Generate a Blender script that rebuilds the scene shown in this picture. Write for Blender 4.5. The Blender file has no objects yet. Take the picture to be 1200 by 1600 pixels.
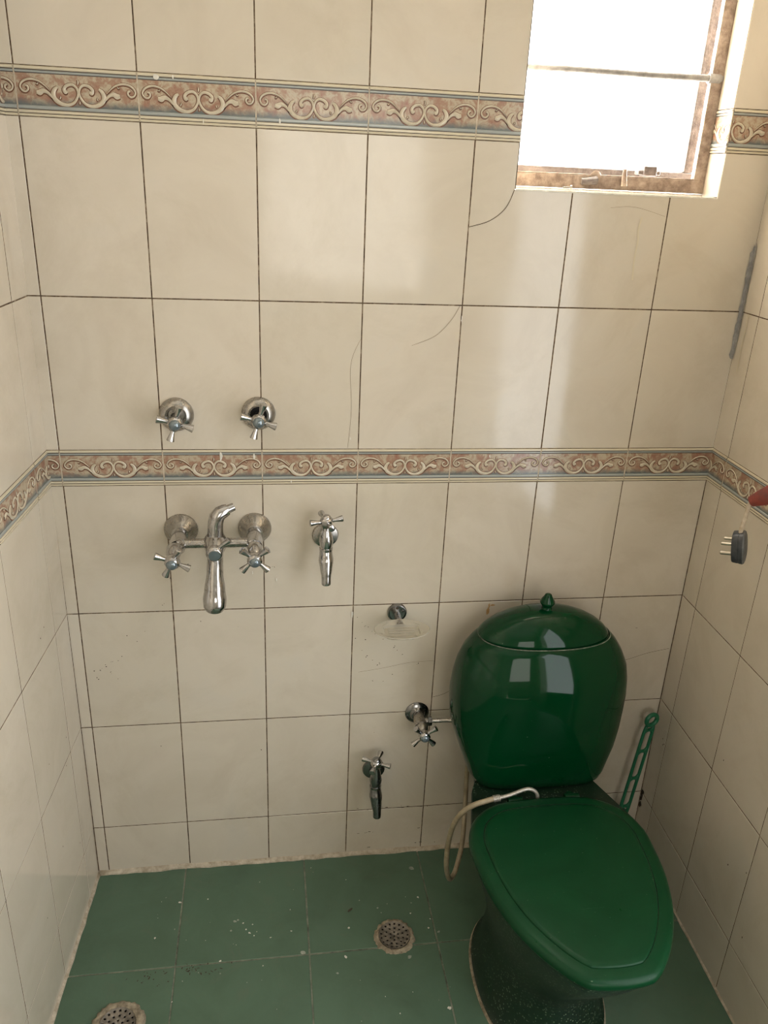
import bpy, bmesh, math, random
from mathutils import Vector, Matrix
random.seed(7)
C = bpy.context.scene.collection
SC = bpy.context.scene

# ------------------------------------------------------------------ camera
cam_d = bpy.data.cameras.new('camera')
cam = bpy.data.objects.new('camera', cam_d); C.objects.link(cam); SC.camera = cam
EYE = Vector((0.41079, -1.59715, 1.65294))
_r = Vector((0.98963937, -0.13730232, 0.04197611)); _u = Vector((0.01462036, 0.38721515, 0.92187346)); _w = Vector((0.14282915, 0.91170856, -0.38521076))
cam.matrix_world = Matrix(((_r.x, _u.x, -_w.x, EYE.x), (_r.y, _u.y, -_w.y, EYE.y), (_r.z, _u.z, -_w.z, EYE.z), (0, 0, 0, 1)))
cam_d.sensor_fit = 'VERTICAL'; cam_d.sensor_height = 24.0; cam_d.lens = 24.0 * 1255.27 / 1600.0
cam_d.clip_start = 0.02

# ------------------------------------------------------------------ daylight
SKY_PEAK = 90.0                          # sky peak on the right, added to brighten the left wall
SKY_COLOR = (1.0, 0.93, 0.84, 1)
PASSAGE_POWER = 9.4
PASSAGE_COLOR = (0.92, 0.96, 1.0)
HALL_POWER = 9.0
HALL_COLOR = (1.0, 0.97, 0.92)
world = bpy.data.worlds.new('right_bright_sky'); SC.world = world; world.use_nodes = True
bg = world.node_tree.nodes['Background']; bg.inputs[0].default_value = SKY_COLOR; 
_t = world.node_tree; _tc = _t.nodes.new('ShaderNodeTexCoord'); _sx = _t.nodes.new('ShaderNodeSeparateXYZ'); _mr = _t.nodes.new('ShaderNodeMapRange'); _cr = _t.nodes.new('ShaderNodeValToRGB'); _mu = _t.nodes.new('ShaderNodeMath')
_mr.inputs['From Min'].default_value = -1; _mr.inputs['From Max'].default_value = 1; _mu.operation = 'MULTIPLY'; _mu.inputs[1].default_value = SKY_PEAK
_e = _cr.color_ramp.elements; _e[0].position = 0.0; _e[0].color = (0.10,) * 3 + (1,); _e[1].position = 0.97; _e[1].color = (1, 1, 1, 1)
for _p, _c in ((0.42, 0.06), (0.58, 0.028), (0.74, 0.030), (0.84, 0.30)):
    _q = _e.new(_p); _q.color = (_c, _c, _c, 1)
_t.links.new(_tc.outputs['Generated'], _sx.inputs[0]); _t.links.new(_sx.outputs[0], _mr.inputs['Value']); _t.links.new(_mr.outputs[0], _cr.inputs[0]); _t.links.new(_cr.outputs[0], _mu.inputs[0]); _t.links.new(_mu.outputs[0], bg.inputs[1])

def area(name, loc, target, sx, sy, power, color, portal=False):
    l = bpy.data.lights.new(name, 'AREA'); l.shape = 'RECTANGLE'; l.size = sx; l.size_y = sy
    l.energy = power; l.color = color
    if portal: l.cycles.is_portal = True
    o = bpy.data.objects.new(name, l); C.objects.link(o); o.location = loc
    o.rotation_euler = (Vector(target) - Vector(loc)).to_track_quat('-Z', 'Y').to_euler()
    return o
area('window_daylight_portal', (1.092, 0.098, 1.971), (1.092, -1, 1.971), 0.412, 0.658, 1, (1, 1, 1), True)
area('hall_daylight', (0.95, -3.5, 1.72), (0.95, 0, 1.4), 1.6, 1.4, HALL_POWER, HALL_COLOR)
area('passage_daylight', (1.475, -1.36, 1.26), (0.0, -1.36, 1.26), 1.18, 1.6, PASSAGE_POWER, PASSAGE_COLOR)

SC.view_settings.view_transform = 'Standard'; SC.view_settings.look = 'None'
SC.view_settings.gamma = 1.0; SC.view_settings.use_curve_mapping = False
SC.view_settings.exposure = 1.56
SC.cycles.use_denoising = True; SC.cycles.filter_width = 1.1
SC.cycles.max_bounces = 10; SC.cycles.diffuse_bounces = 7; SC.cycles.glossy_bounces = 5; SC.cycles.transmission_bounces = 8
SC.cycles.transparent_max_bounces = 8
SC.cycles.sample_clamp_indirect = 6.0

# ------------------------------------------------------------------ materials
class N:
    """small node-tree helper"""
    def __init__(s, name):
        s.m = bpy.data.materials.new(name); s.m.use_nodes = True
        s.t = s.m.node_tree; s.b = s.t.nodes['Principled BSDF']; s.out = s.t.nodes['Material Output']
    def n(s, typ, **kw):
        x = s.t.nodes.new(typ)
        for k, v in kw.items(): setattr(x, k, v)
        return x
    def l(s, a, b): s.t.links.new(a, b)
    def coord(s): return s.n('ShaderNodeTexCoord').outputs['Object']
    def noise(s, scale, detail=3.0, rough=0.55, vec=None, dist=0.0):
        x = s.n('ShaderNodeTexNoise'); x.inputs['Scale'].default_value = scale; x.inputs['Detail'].default_value = detail
        x.inputs['Roughness'].default_value = rough; x.inputs['Distortion'].default_value = dist
        s.l(vec if vec else s.coord(), x.inputs['Vector']); return x.outputs['Fac']
    def ramp(s, fac, stops):
        x = s.n('ShaderNodeValToRGB'); e = x.color_ramp.elements
        e[0].position, e[0].color = stops[0][0], (*stops[0][1], 1)
        e[1].position, e[1].color = stops[-1][0], (*stops[-1][1], 1)
        for p, c in stops[1:-1]:
            q = e.new(p); q.color = (*c, 1)
        s.l(fac, x.inputs['Fac']); return x.outputs['Color']
    def mix(s, fac, a, b, mode='MIX'):
        x = s.n('ShaderNodeMix', data_type='RGBA', blend_type=mode)
        for sock, v in ((x.inputs[0], fac), (x.inputs[6], a), (x.inputs[7], b)):
            if hasattr(v, 'links'): s.l(v, sock)
            elif isinstance(v, (int, float)): sock.default_value = v
            else: sock.default_value = (*v, 1)
        return x.outputs[2]
    def bump(s, h, strength, dist):
        x = s.n('ShaderNodeBump'); x.inputs['Strength'].default_value = strength; x.inputs['Distance'].default_value = dist
        s.l(h, x.inputs['Height']); s.l(x.outputs[0], s.b.inputs['Normal'])
    def set(s, **kw):
        for k, v in kw.items():
            i = s.b.inputs[k.replace('_', ' ')]
            if hasattr(v, 'links'): s.l(v, i)
            elif isinstance(v, tuple): i.default_value = (*v, 1)
            else: i.default_value = v
        return s.m

M = {}
def mat_tile():
    k = N('cream_wall_tile'); co = k.coord()
    isl = k.n('ShaderNodeNewGeometry').outputs['Random Per Island']
    a = k.noise(5.0, 5, 0.6, co, 1.2); b = k.noise(260, 2, 0.6, co)
    base = k.ramp(a, [(0.3, (0.600, 0.532, 0.436)), (0.55, (0.645, 0.578, 0.480)), (0.75, (0.625, 0.570, 0.485))])
    tint = k.ramp(isl, [(0.0, (0.93, 0.93, 0.91)), (1.0, (1.0, 1.0, 1.0))])
    c = k.mix(1.0, base, tint, 'MULTIPLY')
    grime = k.ramp(k.noise(2.6, 7, 0.72, co, 0.6), [(0.50, (0, 0, 0)), (0.85, (1, 1, 1))])
    c = k.mix(k.mix(0.5, (0, 0, 0), grime), c, (0.40, 0.33, 0.22))
    k.bump(k.noise(7, 1, 0.5, co, 0.3), 0.03, 0.02)
    return k.set(Base_Color=c, Roughness=k.ramp(k.noise(6, 4, 0.6, co), [(0.3, (0.06,) * 3), (0.8, (0.17,) * 3)]))
M['tile'] = mat_tile()
def mat_grout():
    k = N('stained_grout'); co = k.coord()
    c = k.ramp(k.noise(38, 5, 0.75, co), [(0.32, (0.035, 0.022, 0.014)), (0.52, (0.13, 0.085, 0.05)), (0.72, (0.36, 0.29, 0.20))])
    return k.set(Base_Color=c, Roughness=0.9)
M['grout'] = mat_grout()
def plain(name, col, rough, metal=0.0, **kw):
    k = N(name); return k.set(Base_Color=col, Roughness=rough, Metallic=metal, **kw)
def mottled(name, c1, c2, scale, rough, metal=0.0, bump=0.0, detail=5, **kw):
    k = N(name); co = k.coord(); f = k.noise(scale, detail, 0.65, co)
    if bump: k.bump(f, 1.0, bump)
    return k.set(Base_Color=k.ramp(f, [(0.35, c1), (0.68, c2)]), Roughness=rough, Metallic=metal, **kw)
M['crack'] = plain('dark_hairline_crack', (0.12, 0.09, 0.06), 0.9)
M['crack_pale'] = plain('faint_hairline_crack', (0.34, 0.28, 0.20), 0.7)
M['speck'] = plain('dirt_speck', (0.06, 0.045, 0.03), 0.9)
M['whitepaint'] = mottled('white_paint_splash', (0.55, 0.52, 0.45), (0.78, 0.75, 0.68), 60, 0.5)
M['paleblob'] = mottled('pale_lime_mark', (0.22, 0.25, 0.20), (0.42, 0.43, 0.37), 60, 0.7)
def mat_field():
    k = N('border_printed_field'); co = k.coord()
    uv = k.n('ShaderNodeUVMap'); uv.uv_map = 'UVMap'
    sep = k.n('ShaderNodeSeparateXYZ'); k.l(uv.outputs[0], sep.inputs[0])
    base = k.ramp(k.noise(42, 5, 0.65, co, 0.4), [(0.33, (0.30, 0.15, 0.105)), (0.46, (0.35, 0.225, 0.155)), (0.56, (0.47, 0.40, 0.29)), (0.66, (0.36, 0.24, 0.165)), (0.76, (0.25, 0.15, 0.11))])
    wob = k.n('ShaderNodeMath', operation='MULTIPLY_ADD'); k.l(k.noise(60, 4, 0.7, co), wob.inputs[0]); wob.inputs[1].default_value = 0.34
    k.l(sep.outputs[1], wob.inputs[2])
    v = wob.outputs[0]
    low = k.ramp(v, [(0.20, (1, 1, 1)), (0.42, (0, 0, 0))])
    top = k.ramp(v, [(1.04, (0, 0, 0)), (1.20, (1, 1, 1))])
    c = k.mix(low, base, (0.13, 0.145, 0.14)); c = k.mix(top, c, (0.15, 0.085, 0.065))
    return k.set(Base_Color=c, Roughness=0.16)
M['field'] = mat_field()
M['scroll'] = mottled('border_scroll_relief', (0.50, 0.43, 0.32), (0.60, 0.53, 0.41), 90, 0.15)
M['scroll_edge'] = plain('border_scroll_outline', (0.15, 0.06, 0.03), 0.3)
M['ridge'] = plain('border_cream_ridge', (0.63, 0.56, 0.42), 0.12)
M['ridge_blue'] = plain('border_grey_blue_ridge', (0.34, 0.36, 0.34), 0.14)
M['ridge_dark'] = plain('border_dark_line', (0.07, 0.05, 0.04), 0.35)
M['joint'] = mottled('pale_border_joint', (0.40, 0.33, 0.24), (0.60, 0.52, 0.40), 80, 0.8)
def mat_floor():
    k = N('green_floor_tile'); co = k.coord()
    isl = k.n('ShaderNodeNewGeometry').outputs['Random Per Island']
    c = k.ramp(k.noise(7, 6, 0.65, co, 0.5), [(0.3, (0.072, 0.125, 0.080)), (0.6, (0.092, 0.160, 0.106)), (0.8, (0.105, 0.150, 0.100))])
    c = k.mix(1.0, c, k.ramp(isl, [(0, (0.88, 0.92, 0.90)), (1, (1, 1, 1))]), 'MULTIPLY')
    scum = k.ramp(k.noise(13, 8, 0.75, co, 1.0), [(0.55, (0, 0, 0)), (0.80, (0.55, 0.55, 0.55))])
    c = k.mix(scum, c, (0.13, 0.15, 0.105))
    k.bump(k.noise(120, 3, 0.6, co), 0.15, 0.001)
    return k.set(Base_Color=c, Roughness=k.ramp(k.noise(18, 5, 0.7, co), [(0.3, (0.30,) * 3), (0.75, (0.55,) * 3)]))
M['floor'] = mat_floor()
M['floorgrout'] = mottled('floor_grout', (0.07, 0.085, 0.06), (0.24, 0.25, 0.19), 30, 0.9)
M['cement'] = mottled('rough_cement_fillet', (0.36, 0.30, 0.215), (0.60, 0.53, 0.42), 55, 0.95, bump=0.003)
M['cement_dirty'] = mottled('dirty_cement', (0.17, 0.135, 0.09), (0.42, 0.36, 0.26), 70, 0.95, bump=0.003)
M['cement_grey'] = mottled('grey_cement_smear', (0.22, 0.21, 0.20), (0.40, 0.38, 0.35), 40, 0.9)
M['plaster'] = mottled('white_ceiling_plaster', (0.74, 0.71, 0.66), (0.80, 0.78, 0.73), 6, 0.8)
M['paint'] = mottled('pale_wall_paint', (0.62, 0.58, 0.50), (0.68, 0.64, 0.56), 5, 0.6)
M['wood'] = mottled('door_paint', (0.40, 0.36, 0.30), (0.46, 0.42, 0.36), 8, 0.5)
def mat_chrome(name, base, r0, r1, grime, amt):
    k = N(name); co = k.coord()
    g = k.ramp(k.noise(70, 6, 0.7, co, 0.8), [(0.52, (0, 0, 0)), (0.74, (amt,) * 3)])
    return k.set(Base_Color=k.mix(g, base, grime), Metallic=1.0, Roughness=k.ramp(k.noise(45, 5, 0.7, co), [(0.35, (r0,) * 3), (0.75, (r1,) * 3)]))
M['chrome'] = mat_chrome('worn_chrome', (0.50, 0.49, 0.48), 0.10, 0.24, (0.14, 0.115, 0.09), 0.8)
M['chrome_dull'] = mat_chrome('dull_chrome', (0.42, 0.40, 0.37), 0.22, 0.38, (0.20, 0.17, 0.13), 0.8)
M['chrome_dark'] = mat_chrome('tarnished_chrome', (0.27, 0.27, 0.265), 0.14, 0.34, (0.06, 0.048, 0.04), 0.9)
M['grate'] = mottled('limescaled_steel_grate', (0.11, 0.095, 0.075), (0.30, 0.265, 0.215), 60, 0.5, 0.3)
M['seam'] = mottled('pale_lime_seam', (0.03, 0.05, 0.03), (0.24, 0.25, 0.19), 60, 0.8)
M['rust'] = mottled('rust_stain', (0.40, 0.22, 0.08), (0.55, 0.36, 0.17), 80, 0.4)
M['cap'] = plain('grey_blue_index_button', (0.20, 0.24, 0.26), 0.18, 0.6)
M['black'] = plain('black_hollow_shade', (0.012, 0.010, 0.009), 0.9)  # black painted in where deep hollows would lie in shade
def mat_ceramic():
    k = N('dark_green_glazed_ceramic'); co = k.coord()
    c = k.ramp(k.noise(4, 2, 0.5, co), [(0.35, (0.0005, 0.027, 0.0075)), (0.7, (0.0010, 0.034, 0.0105))])
    sp = k.ramp(k.noise(150, 1, 0.3, co), [(0.80, (0, 0, 0)), (0.83, (0.5, 0.5, 0.5))])
    return k.set(Base_Color=k.mix(sp, c, (0.10, 0.15, 0.10)), Roughness=0.06, Specular_IOR_Level=0.25)
M['ceramic'] = mat_ceramic()
def mat_pan():
    k = N('stained_green_pan'); co = k.coord()
    c = k.ramp(k.noise(9, 6, 0.7, co, 0.6), [(0.35, (0.003, 0.020, 0.008)), (0.6, (0.008, 0.020, 0.010)), (0.8, (0.024, 0.022, 0.016))])
    vo = k.n('ShaderNodeTexVoronoi'); vo.inputs['Scale'].default_value = 150; k.l(co, vo.inputs['Vector'])
    cells = k.ramp(vo.outputs['Distance'], [(0.16, (1.0,) * 3), (0.30, (0, 0, 0))])
    mask = k.ramp(k.noise(11, 4, 0.6, co), [(0.36, (0, 0, 0)), (0.55, (1, 1, 1))])
    c = k.mix(k.mix(1.0, cells, mask, 'MULTIPLY'), c, (0.12, 0.17, 0.11))
    return k.set(Base_Color=c, Roughness=0.42)
M['pan'] = mat_pan()
def mat_seat():
    k = N('scuffed_green_plastic'); co = k.coord()
    c = k.ramp(k.noise(6, 6, 0.65, co, 0.7), [(0.35, (0.0012, 0.034, 0.010)), (0.62, (0.003, 0.044, 0.014)), (0.8, (0.008, 0.047, 0.020))])
    sc = k.ramp(k.noise(22, 9, 0.8, co, 2.4), [(0.60, (0, 0, 0)), (0.85, (0.5,) * 3)])
    c = k.mix(sc, c, (0.022, 0.058, 0.032))
    sp = k.ramp(k.noise(210, 2, 0.4, co), [(0.75, (0, 0, 0)), (0.79, (0.8,) * 3)])
    c = k.mix(sp, c, (0.12, 0.17, 0.11))
    return k.set(Specular_IOR_Level=0.20, Base_Color=c, Roughness=k.ramp(k.noise(14, 5, 0.7, co), [(0.3, (0.27,) * 3), (0.75, (0.48,) * 3)]))
M['seat'] = mat_seat()
M['seat_line'] = plain('groove_dirt', (0.02, 0.05, 0.025), 0.8)
M['brush'] = mottled('green_brush_plastic', (0.010, 0.125, 0.055), (0.018, 0.165, 0.08), 25, 0.35)
M['bristle'] = plain('pale_bristles', (0.45, 0.45, 0.40), 0.8)
M['hose'] = mottled('yellowed_hose', (0.22, 0.175, 0.105), (0.40, 0.33, 0.22), 30, 0.35)
M['braid'] = mottled('dull_metal_tube', (0.38, 0.35, 0.30), (0.58, 0.55, 0.49), 160, 0.4, 0.6)
M['plug'] = mottled('dusty_black_plastic', (0.022, 0.024, 0.028), (0.065, 0.066, 0.066), 60, 0.45)
M['plug_face'] = mottled('scuffed_grey_plastic', (0.075, 0.078, 0.075), (0.15, 0.15, 0.14), 60, 0.55)
M['brass'] = plain('dull_plug_pin', (0.55, 0.49, 0.40), 0.28, 1.0)
M['cord'] = mottled('grimy_cord_sheath', (0.34, 0.26, 0.17), (0.60, 0.52, 0.41), 45, 0.6)
M['tape'] = mottled('red_brown_tape', (0.12, 0.045, 0.038), (0.30, 0.050, 0.034), 30, 0.45)
M['steel_paint'] = mottled('peeling_painted_steel', (0.17, 0.115, 0.085), (0.42, 0.33, 0.26), 45, 0.6, bump=0.002)
M['steel_dark'] = mottled('weathered_steel_sash', (0.09, 0.075, 0.07), (0.22, 0.19, 0.175), 50, 0.6, bump=0.002)
M['steel_bar'] = mottled('grey_painted_bar', (0.20, 0.19, 0.185), (0.36, 0.34, 0.32), 60, 0.5, bump=0.001)
def mat_glass():
    k = N('thin_window_glass'); t = k.n('ShaderNodeBsdfTransparent'); g = k.n('ShaderNodeBsdfGlossy'); g.inputs['Roughness'].default_value = 0.02
    t.inputs[0].default_value = (0.96, 0.98, 0.97, 1)
    f = k.n('ShaderNodeFresnel'); f.inputs[0].default_value = 1.45
    mx = k.n('ShaderNodeMixShader'); k.l(f.outputs[0], mx.inputs[0]); k.l(t.outputs[0], mx.inputs[1]); k.l(g.outputs[0], mx.inputs[2])
    k.l(mx.outputs[0], k.out.inputs['Surface']); return k.m
M['glass'] = mat_glass()
def mat_acrylic():
    k = N('clear_grimy_acrylic')
    t = k.n('ShaderNodeBsdfTransparent'); t.inputs[0].default_value = (0.84, 0.82, 0.77, 1)
    mx = k.n('ShaderNodeMixShader'); mx.inputs[0].default_value = 0.44
    k.set(Base_Color=(0.66, 0.63, 0.55), Roughness=0.08)
    k.l(t.outputs[0], mx.inputs[1]); k.l(k.b.outputs[0], mx.inputs[2]); k.l(mx.outputs[0], k.out.inputs['Surface']); return k.m
M['acrylic'] = mat_acrylic()

# ------------------------------------------------------------------ mesh helpers
class MB:
    """collects shapes and links them as ONE mesh object"""
    def __init__(s): s.v, s.f, s.fm, s.sm, s.mats, s.uv = [], [], [], [], [], {}
    def mi(s, m):
        if m not in s.mats: s.mats.append(m)
        return s.mats.index(m)
    def face(s, pts, m, smooth=False, uv=None):
        i0 = len(s.v); s.v += [tuple(p) for p in pts]; s.f.append(tuple(range(i0, i0 + len(pts)))); s.fm.append(s.mi(m)); s.sm.append(smooth)
        if uv: s.uv[len(s.f) - 1] = uv
    def grid(s, rings, m, close_u=True, caps=(True, True), smooth=True):
        n = len(rings[0]); i0 = len(s.v); k = s.mi(m)
        for r in rings: s.v += [tuple(p) for p in r]
        for a in range(len(rings) - 1):
            for b in range(n if close_u else n - 1):
                c = (b + 1) % n
                s.f.append((i0 + a * n + b, i0 + a * n + c, i0 + (a + 1) * n + c, i0 + (a + 1) * n + b)); s.fm.append(k); s.sm.append(smooth)
        if caps[0]: s.f.append(tuple(i0 + b for b in reversed(range(n)))); s.fm.append(k); s.sm.append(smooth)
        if caps[1]: s.f.append(tuple(i0 + (len(rings) - 1) * n + b for b in range(n))); s.fm.append(k); s.sm.append(smooth)
    def box(s, a, b, m):
        x0, y0, z0 = a; x1, y1, z1 = b
        P = [(x0, y0, z0), (x1, y0, z0), (x1, y1, z0), (x0, y1, z0), (x0, y0, z1), (x1, y0, z1), (x1, y1, z1), (x0, y1, z1)]
        i0 = len(s.v); s.v += P; k = s.mi(m)
        for q in ((3, 2, 1, 0), (4, 5, 6, 7), (0, 1, 5, 4), (1, 2, 6, 5), (2, 3, 7, 6), (3, 0, 4, 7)):
            s.f.append(tuple(i0 + t for t in q)); s.fm.append(k); s.sm.append(False)
    def tube(s, path, rad, m, n=16, caps=(True, True), sub=0, flat=None):
        """swept tube; rad is a number or one radius per point; sub adds smooth in-between points"""
        P = [Vector(p) for p in path]; R = [rad] * len(P) if isinstance(rad, (int, float)) else list(rad)
        if sub: P, R = spline(P, R, sub)
        rings = []; up = None
        for i, p in enumerate(P):
            t = (P[min(i + 1, len(P) - 1)] - P[max(i - 1, 0)]).normalized()
            if up is None:
                up = t.orthogonal().normalized()
                if flat: up = (Vector(flat[2]) - t * t.dot(Vector(flat[2]))).normalized()
            else: up = (up - t * t.dot(up)).normalized()
            sd = t.cross(up); fu, fs = (flat[0], flat[1]) if flat else (1, 1)
            rings.append([p + R[i] * (fu * math.cos(2 * math.pi * k / n) * up + fs * math.sin(2 * math.pi * k / n) * sd) for k in range(n)])
        s.grid(rings, m, True, caps)
    def lathe(s, prof, origin, axis, m, n=32, caps=(True, True)):
        """prof = [(distance along axis, radius)]"""
        o = Vector(origin); ax = Vector(axis).normalized(); u = ax.orthogonal().normalized(); w = ax.cross(u)
        rings = [[o + ax * h + r * (math.cos(2 * math.pi * k / n) * u + math.sin(2 * math.pi * k / n) * w) for k in range(n)] for h, r in prof]
        s.grid(rings, m, True, caps)
    def build(s, name, parent=None, sharp=35, bevel=0.0, subsurf=0):
        me = bpy.data.meshes.new(name); me.from_pydata(s.v, [], s.f)
        for m in s.mats: me.materials.append(M[m])
        me.polygons.foreach_set('material_index', s.fm); me.polygons.foreach_set('use_smooth', s.sm)
        if s.uv:
            lay = me.uv_layers.new(name='UVMap')
            for fi, q in s.uv.items():
                for li, c in zip(me.polygons[fi].loop_indices, q): lay.data[li].uv = c
        me.update()
        if sharp: me.set_sharp_from_angle(angle=math.radians(sharp))
        o = bpy.data.objects.new(name, me); C.objects.link(o)
        if parent: o.parent = parent
        if bevel:
            b = o.modifiers.new('bevel', 'BEVEL'); b.width = bevel; b.segments = 3; b.limit_method = 'ANGLE'; b.angle_limit = math.radians(40)
            b.harden_normals = False
        if subsurf:
            q = o.modifiers.new('subdivision', 'SUBSURF'); q.levels = q.render_levels = subsurf
        return o
def spline(P, R, sub):
    Q, S = [], []
    for i in range(len(P) - 1):
        a, b, c, d = P[max(i - 1, 0)], P[i], P[i + 1], P[min(i + 2, len(P) - 1)]
        for k in range(sub):
            t = k / sub
            Q.append(0.5 * ((2 * b) + (c - a) * t + (2 * a - 5 * b + 4 * c - d) * t * t + (3 * b - a - 3 * c + d) * t ** 3))
            S.append(R[i] + (R[i + 1] - R[i]) * (3 * t * t - 2 * t ** 3))
    Q.append(P[-1]); S.append(R[-1]); return Q, S
def empty(name, loc, label=None, cat=None, group=None, kind=None):
    o = bpy.data.objects.new(name, None); C.objects.link(o); o.location = loc; o.empty_display_size = 0.05
    if label: o['label'] = label
    if cat: o['category'] = cat
    if group: o['group'] = group
    if kind: o['kind'] = kind
    return o
def tag(o, label, cat, group=None):
    o['label'] = label; o['category'] = cat
    if group: o['group'] = group
    return o
def struct(o): o['kind'] = 'structure'; return o
def flatten(children, root):
    """parts were modelled in room coordinates: move their meshes so the thing's base is their origin"""
    for c in children:
        c.data.transform(Matrix.Translation(-root.location))
        for g in c.children: g.data.transform(Matrix.Translation(-root.location))

# ------------------------------------------------------------------ the walls: real tiles over a stained grout bed
XL, XR, ROOM_D, CEIL = -0.0257, 1.4012, 2.6, 2.46
nl = Vector((1, -0.0657, 0)).normalized(); nr = Vector((-1, 0.0207, 0)).normalized()
def map_back(s, z, d): return Vector((s, -d, z))
def map_left(s, z, d): return Vector((XL - 0.0657 * s + 0.0026 * (z - 0.1455), -s, z)) + nl * d
def map_right(s, z, d): return Vector((XR - 0.0207 * s, -s, z)) + nr * d
def map_reveal(s, z, d): return Vector((1.298 - d, s, z))
def map_floor(s, z, d): return Vector((s, -z, d))
ROWS = [(0.0, 0.1455), (0.1455, 0.4467), (0.4467, 0.7481), (0.7481, 1.0459), (1.1218, 1.4222), (1.4222, 1.7227), (1.7994, 2.1005), (2.1005, 2.4017), (2.4017, CEIL)]
BANDS = [(1.0459, 1.1218), (1.7227, 1.7994)]
DOOR = (0.75, 1.95, -0.1, 2.08)         # doorway in the right wall, behind the camera's right edge of view
HOLE = (0.886, 1.298, 1.641, 2.30)
def cut(rect, hole):
    """rectangle minus the window opening -> list of orthogonal polygons (counter-clockwise)"""
    a, b, c, d = rect; h = hole
    if not h or b <= h[0] or a >= h[1] or d <= h[2] or c >= h[3]: return [[(a, c), (b, c), (b, d), (a, d)]]
    x0, x1, z0, z1 = max(a, h[0]), min(b, h[1]), max(c, h[2]), min(d, h[3])
    L, Rr, B, T = x0 > a, x1 < b, z0 > c, z1 < d
    if not (L or Rr or B or T): return []
    if L and not Rr and B and not T: return [[(a, c), (b, c), (b, z0), (x0, z0), (x0, d), (a, d)]]
    if Rr and not L and B and not T: return [[(a, c), (b, c), (b, d), (x1, d), (x1, z0), (a, z0)]]
    if L and not Rr and T and not B: return [[(a, c), (x0, c), (x0, z1), (b, z1), (b, d), (a, d)]]
    if Rr and not L and T and not B: return [[(x1, c), (b, c), (b, d), (a, d), (a, z1), (x1, z1)]]
    out = []
    if L: out.append([(a, c), (x0, c), (x0, d), (a, d)])
    if Rr: out.append([(x1, c), (b, c), (b, d), (x1, d)])
    if B and not (L or Rr): out.append([(a, c), (b, c), (b, z0), (a, z0)])
    if T and not (L or Rr): out.append([(a, z1), (b, z1), (b, d), (a, d)])
    return out
def inset(poly, w):
    n = len(poly); out = []
    for i in range(n):
        p0, p, p1 = poly[i - 1], poly[i], poly[(i + 1) % n]
        q = [p[0], p[1]]
        for e0, e1 in ((p0, p), (p, p1)):
            dx, dy = e1[0] - e0[0], e1[1] - e0[1]; L = math.hypot(dx, dy)
            q[0] += -dy / L * w; q[1] += dx / L * w
        out.append(tuple(q))
    return out
def tile(mb, mp, poly, m='tile', gap=0.0010, bev=0.0008, th=0.0022, tilt=0.0003, flip=False):
    xs = [p[0] for p in poly]; zs = [p[1] for p in poly]
    if max(xs) - min(xs) < 0.006 or max(zs) - min(zs) < 0.006: return
    cx, cz = (min(xs) + max(xs)) / 2, (min(zs) + max(zs)) / 2
    ta, tb, off = random.uniform(-tilt, tilt) / 0.1, random.uniform(-tilt, tilt) / 0.15, random.uniform(-0.0002, 0.0002)
    D = lambda p: off + ta * (p[0] - cx) + tb * (p[1] - cz)
    r0 = inset(poly, gap); r1 = inset(poly, gap + 0.0002); r2 = inset(poly, gap + bev)
    A = [mp(p[0], p[1], -th) for p in r0]; B = [mp(p[0], p[1], D(p) - bev * 0.55) for p in r1]; F = [mp(p[0], p[1], D(p)) for p in r2]
    n = len(poly); i0 = len(mb.v); k = mb.mi(m); mb.v += [tuple(p) for p in A + B + F]
    o = (lambda t: tuple(reversed(t))) if flip else (lambda t: t)
    for ring in (0, 1):
        for i in range(n):
            j = (i + 1) % n
            mb.f.append(o((i0 + ring * n + i, i0 + ring * n + j, i0 + (ring + 1) * n + j, i0 + (ring + 1) * n + i))); mb.fm.append(k); mb.sm.append(False)
    mb.f.append(o(tuple(i0 + 2 * n + i for i in range(n)))); mb.fm.append(k); mb.sm.append(False)
def slab(mb, mp, rects, m, back=-0.10, front=-0.0008):
    for a, b, c, d in rects:
        P = [mp(a, c, front), mp(b, c, front), mp(b, d, front), mp(a, d, front), mp(a, c, back), mp(b, c, back), mp(b, d, back), mp(a, d, back)]
        for q in ((0, 1, 2, 3), (7, 6, 5, 4), (4, 5, 1, 0), (5, 6, 2, 1), (6, 7, 3, 2), (7, 4, 0, 3)): mb.face([P[i] for i in q], m)
def ribbon(mb, mp, pts, w, d, m, flip=False):
    """hairline on a wall face, a sliver proud of it"""
    P, _ = spline([Vector((p[0], p[1], 0)) for p in pts], [0] * len(pts), 6)
    for i in range(len(P) - 1):
        t = (P[i + 1] - P[i]).normalized(); nn = Vector((-t.y, t.x, 0)) * w / 2
        q = [P[i] - nn, P[i + 1] - nn, P[i + 1] + nn, P[i] + nn]
        mb.face([mp(p.x, p.y, d) for p in q], m)
def blob(mb, mp, s, z, rx, rz, d, m, n=9, jag=0.35, rot=0.0, flip=False):
    pts = []
    for k in range(n):
        a = 2 * math.pi * k / n; rr = 1 + random.uniform(-jag, jag)
        x, y = rx * rr * math.cos(a), rz * rr * math.sin(a)
        pts.append(mp(s + x * math.cos(rot) - y * math.sin(rot), z + x * math.sin(rot) + y * math.cos(rot), d))
    mb.face(pts, m)

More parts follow.
